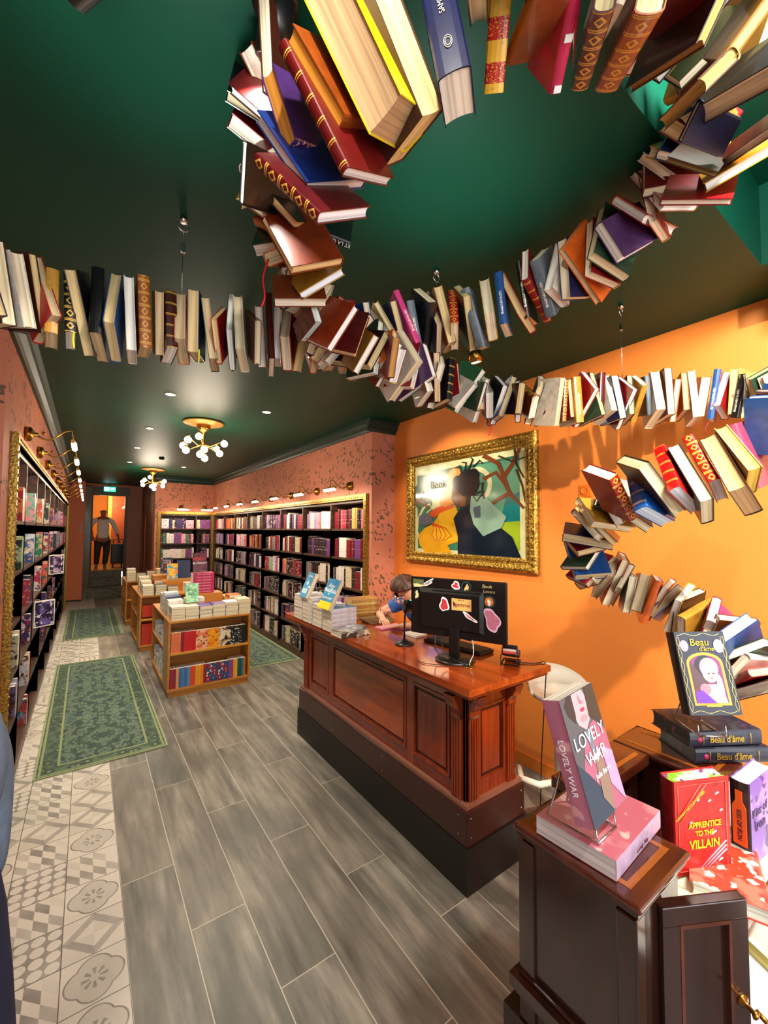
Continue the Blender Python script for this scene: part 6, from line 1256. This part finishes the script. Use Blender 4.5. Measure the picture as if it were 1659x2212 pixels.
skin('body',V,E,SK2,t)
S={'pel':(Q(0,0,.84),.19)}; F_=[]; chain(S,F_,'pel',[(Q(0,0,.98),.155),(Q(0,0,1.12),.155),(Q(0,0,1.27),.17),(Q(0,0,1.41),.12),(Q(0,0,1.46),.07)],'sp'); chain(S,F_,'sp3',[(Q(-.2,0,1.38),.078),(Q(-.29,-.03,1.24),.07),(Q(-.30,-.04,1.14),.062)],'la'); chain(S,F_,'sp3',[(Q(.2,0,1.38),.078),(Q(.30,-.02,1.15),.062),(Q(.35,-.09,.98),.05)],'ra')
skin('shirt',S,F_,mat('pale_shirt','C8C4BC',.8),t)
J={'pel':(Q(0,0,.88),.175)}; F_=[]; chain(J,F_,'pel',[(Q(-.1,0,.78),.115),(Q(-.12,-.02,.46),.085),(Q(-.13,.02,.11),.068)],'l'); chain(J,F_,'pel',[(Q(.1,0,.78),.115),(Q(.10,-.04,.46),.085),(Q(.06,0,.11),.068)],'r'); skin('trousers',J,F_,mat('dark_trousers','221C16',.8),t)
for x in (-.14,.07): b=MB(); b.sphere(Q(x,-.06,.035),.06,mat('grey_shoe','6A7470',.7),(.8,2.0,.58),12); b.build('shoe',t)
face(t,Q(0,-.02,1.62),(.1,-1,-.25),(0,0,1),.09,SK2,False)
# dark trolley case beside him
t=thing('trolley_case','black wheeled case standing beside the bald man in the rear room','case',(.80,14.8,.6),world=True); b=MB(); b.bbox(.58,.92,14.7,14.95,.72,1.3,mat('case_black','100E10',.4),.03); b.build('case_body',t); b=MB(); b.tube([(.64,14.72,1.3),(.62,14.6,1.42),(.75,14.55,1.45),(.88,14.6,1.42),(.88,14.72,1.3)],.012,M_BLACK); b.build('handle',t)
for x in (.64,.86): b=MB(); b.lathe([(.06,-.015),(.06,.015)],M_BLACK,(x,14.8,.661),16,Matrix.Rotation(PI/2,4,'Y')); b.build('wheel',t)
# small rear-room bookcase seen through the doorway
t=thing('rear_bookcase','dark bookcase with lit picture lights on the right side of the rear room','bookcase',(1.0,15.0,.6),world=True)
b=MB(); b.box(1.20,1.5,14.1,15.95,.6,2.35,M_WAL); b.build('carcass',t)
for z in (.75,1.05,1.35,1.65,1.95): b=MB(); b.box(.97,1.2,14.1,15.95,z,z+.02,M_WAL); b.build('shelf',t)
b=MB(); b.box(.97,1.2,14.07,14.1,.6,2.35,M_WAL); b.box(.97,1.2,15.95,15.98,.6,2.35,M_WAL); b.build('side_panel',t)
b=MB(); rr=random.Random(2)
for z in (.77,1.07,1.37,1.67,1.97):
    y=14.12
    while y<15.9: T=rr.uniform(.03,.05); M=Matrix(((0,1,0,1.0),(-1,0,0,y+T/2),(0,0,1,z+.0005),(0,0,0,1))); put_book(b,M,rr.uniform(.19,.23),.14,T-.001,shelf_mats()[rr.choice([0,12,13,12,19,6,1,18])],MP[0]); y+=T+.0006
tag(b.build('shelved_books'),'rows of small books on the bookcase in the rear room','books',kind='stuff')
for i in range(3): b=MB(); b.tube([(.90,14.35+i*.5,2.42),(.90,14.6+i*.5,2.42)],.02,M_TUBE,8); b.tube([(1.2,14.48+i*.5,2.4),(.9,14.48+i*.5,2.44)],.008,M_BRASS,6); tag(b.build('picture_light'),f'lit tube light over the rear-room bookcase, {nth(i)} from the doorway','lamp','rear-room picture lights')
# visitor at the left edge of the view
ox,oy,oz=-.275,1.20,0
t=thing('person','person in a blue-grey knitted top and navy skirt at the left edge','person',(ox,oy,0),world=True)
V={'pel':(Q(0,0,.92),.12)}; E=[]
chain(V,E,'pel',[(Q(0,0,1.08),.11),(Q(0,0,1.25),.13),(Q(0,0,1.36),.10)],'sp'); chain(V,E,'sp2',[(Q(0,.0,1.43),.05),(Q(0,.02,1.49),.06),(Q(0,.02,1.57),.085)],'nk')
chain(V,E,'sp2',[(Q(.06,.14,1.33),.055),(Q(.09,.19,1.12),.042),(Q(.10,.12,.92),.034),(Q(.1,.1,.86),.024)],'la'); chain(V,E,'sp2',[(Q(-.1,-.14,1.33),.055),(Q(-.13,-.18,1.12),.042),(Q(-.1,-.14,.92),.034),(Q(-.1,-.14,.86),.024)],'ra')
hand(V,E,'la3','lh',(0,0,-1),(-.5,.8,0),(.8,.4,0)); hand(V,E,'ra3','rh',(0,0,-1),(.5,.8,0),(-.8,.4,0))
chain(V,E,'pel',[(Q(.03,.09,.8),.09),(Q(.03,.09,.46),.06),(Q(.02,.09,.1),.04),(Q(-.02,.17,.045),.036)],'ll'); chain(V,E,'pel',[(Q(-.03,-.09,.8),.09),(Q(-.03,-.09,.46),.06),(Q(-.04,-.09,.1),.04),(Q(-.08,0,.045),.036)],'rl')
skin('body',V,E,SK,t)
S={'pel':(Q(0,0,1.06),.13)}; F_=[]; chain(S,F_,'pel',[(Q(0.01,0.01,1.16),.135),(Q(0,0,1.27),.145),(Q(0,0,1.36),.11),(Q(0,0,1.41),.065)],'sp'); chain(S,F_,'sp1',[(Q(.06,.14,1.33),.073),(Q(.09,.19,1.15),.062),(Q(.10,.14,1.0),.052),(Q(.1,.11,.93),.042)],'la'); chain(S,F_,'sp1',[(Q(-.1,-.14,1.33),.073),(Q(-.13,-.18,1.15),.062),(Q(-.11,-.14,.98),.05)],'ra')
skin('knitted_top',S,F_,mat('blue_grey_knit','6A7C94',.9,noise=40),t)
b=MB(); b.lathe([(.05,1.06),(.14,1.06),(.16,.95),(.175,.8),(.19,.6),(.20,.42),(.185,.42),(.15,.9),(.05,1.03)],mat('navy_cloth','10183A',.85),(ox,oy,0),32); b.build('skirt',t)
hc=Q(0,.02,1.58); face(t,hc,(-.5,.86,-.1),(0,0,1),.088,SK)
hair_cap(hc,(-.5,.86,-.1),(0,0,1),.105,m_wood('dark_hair','14100E','2E2420',.5,'z',3,0),t,-.6,.4)
for (x,y) in ((-.01,.13),(-.07,-.04)): b=MB(); b.sphere(Q(x,y,.035),.055,M_BLACK,(.9,1.9,.6),12); b.build('shoe',t)
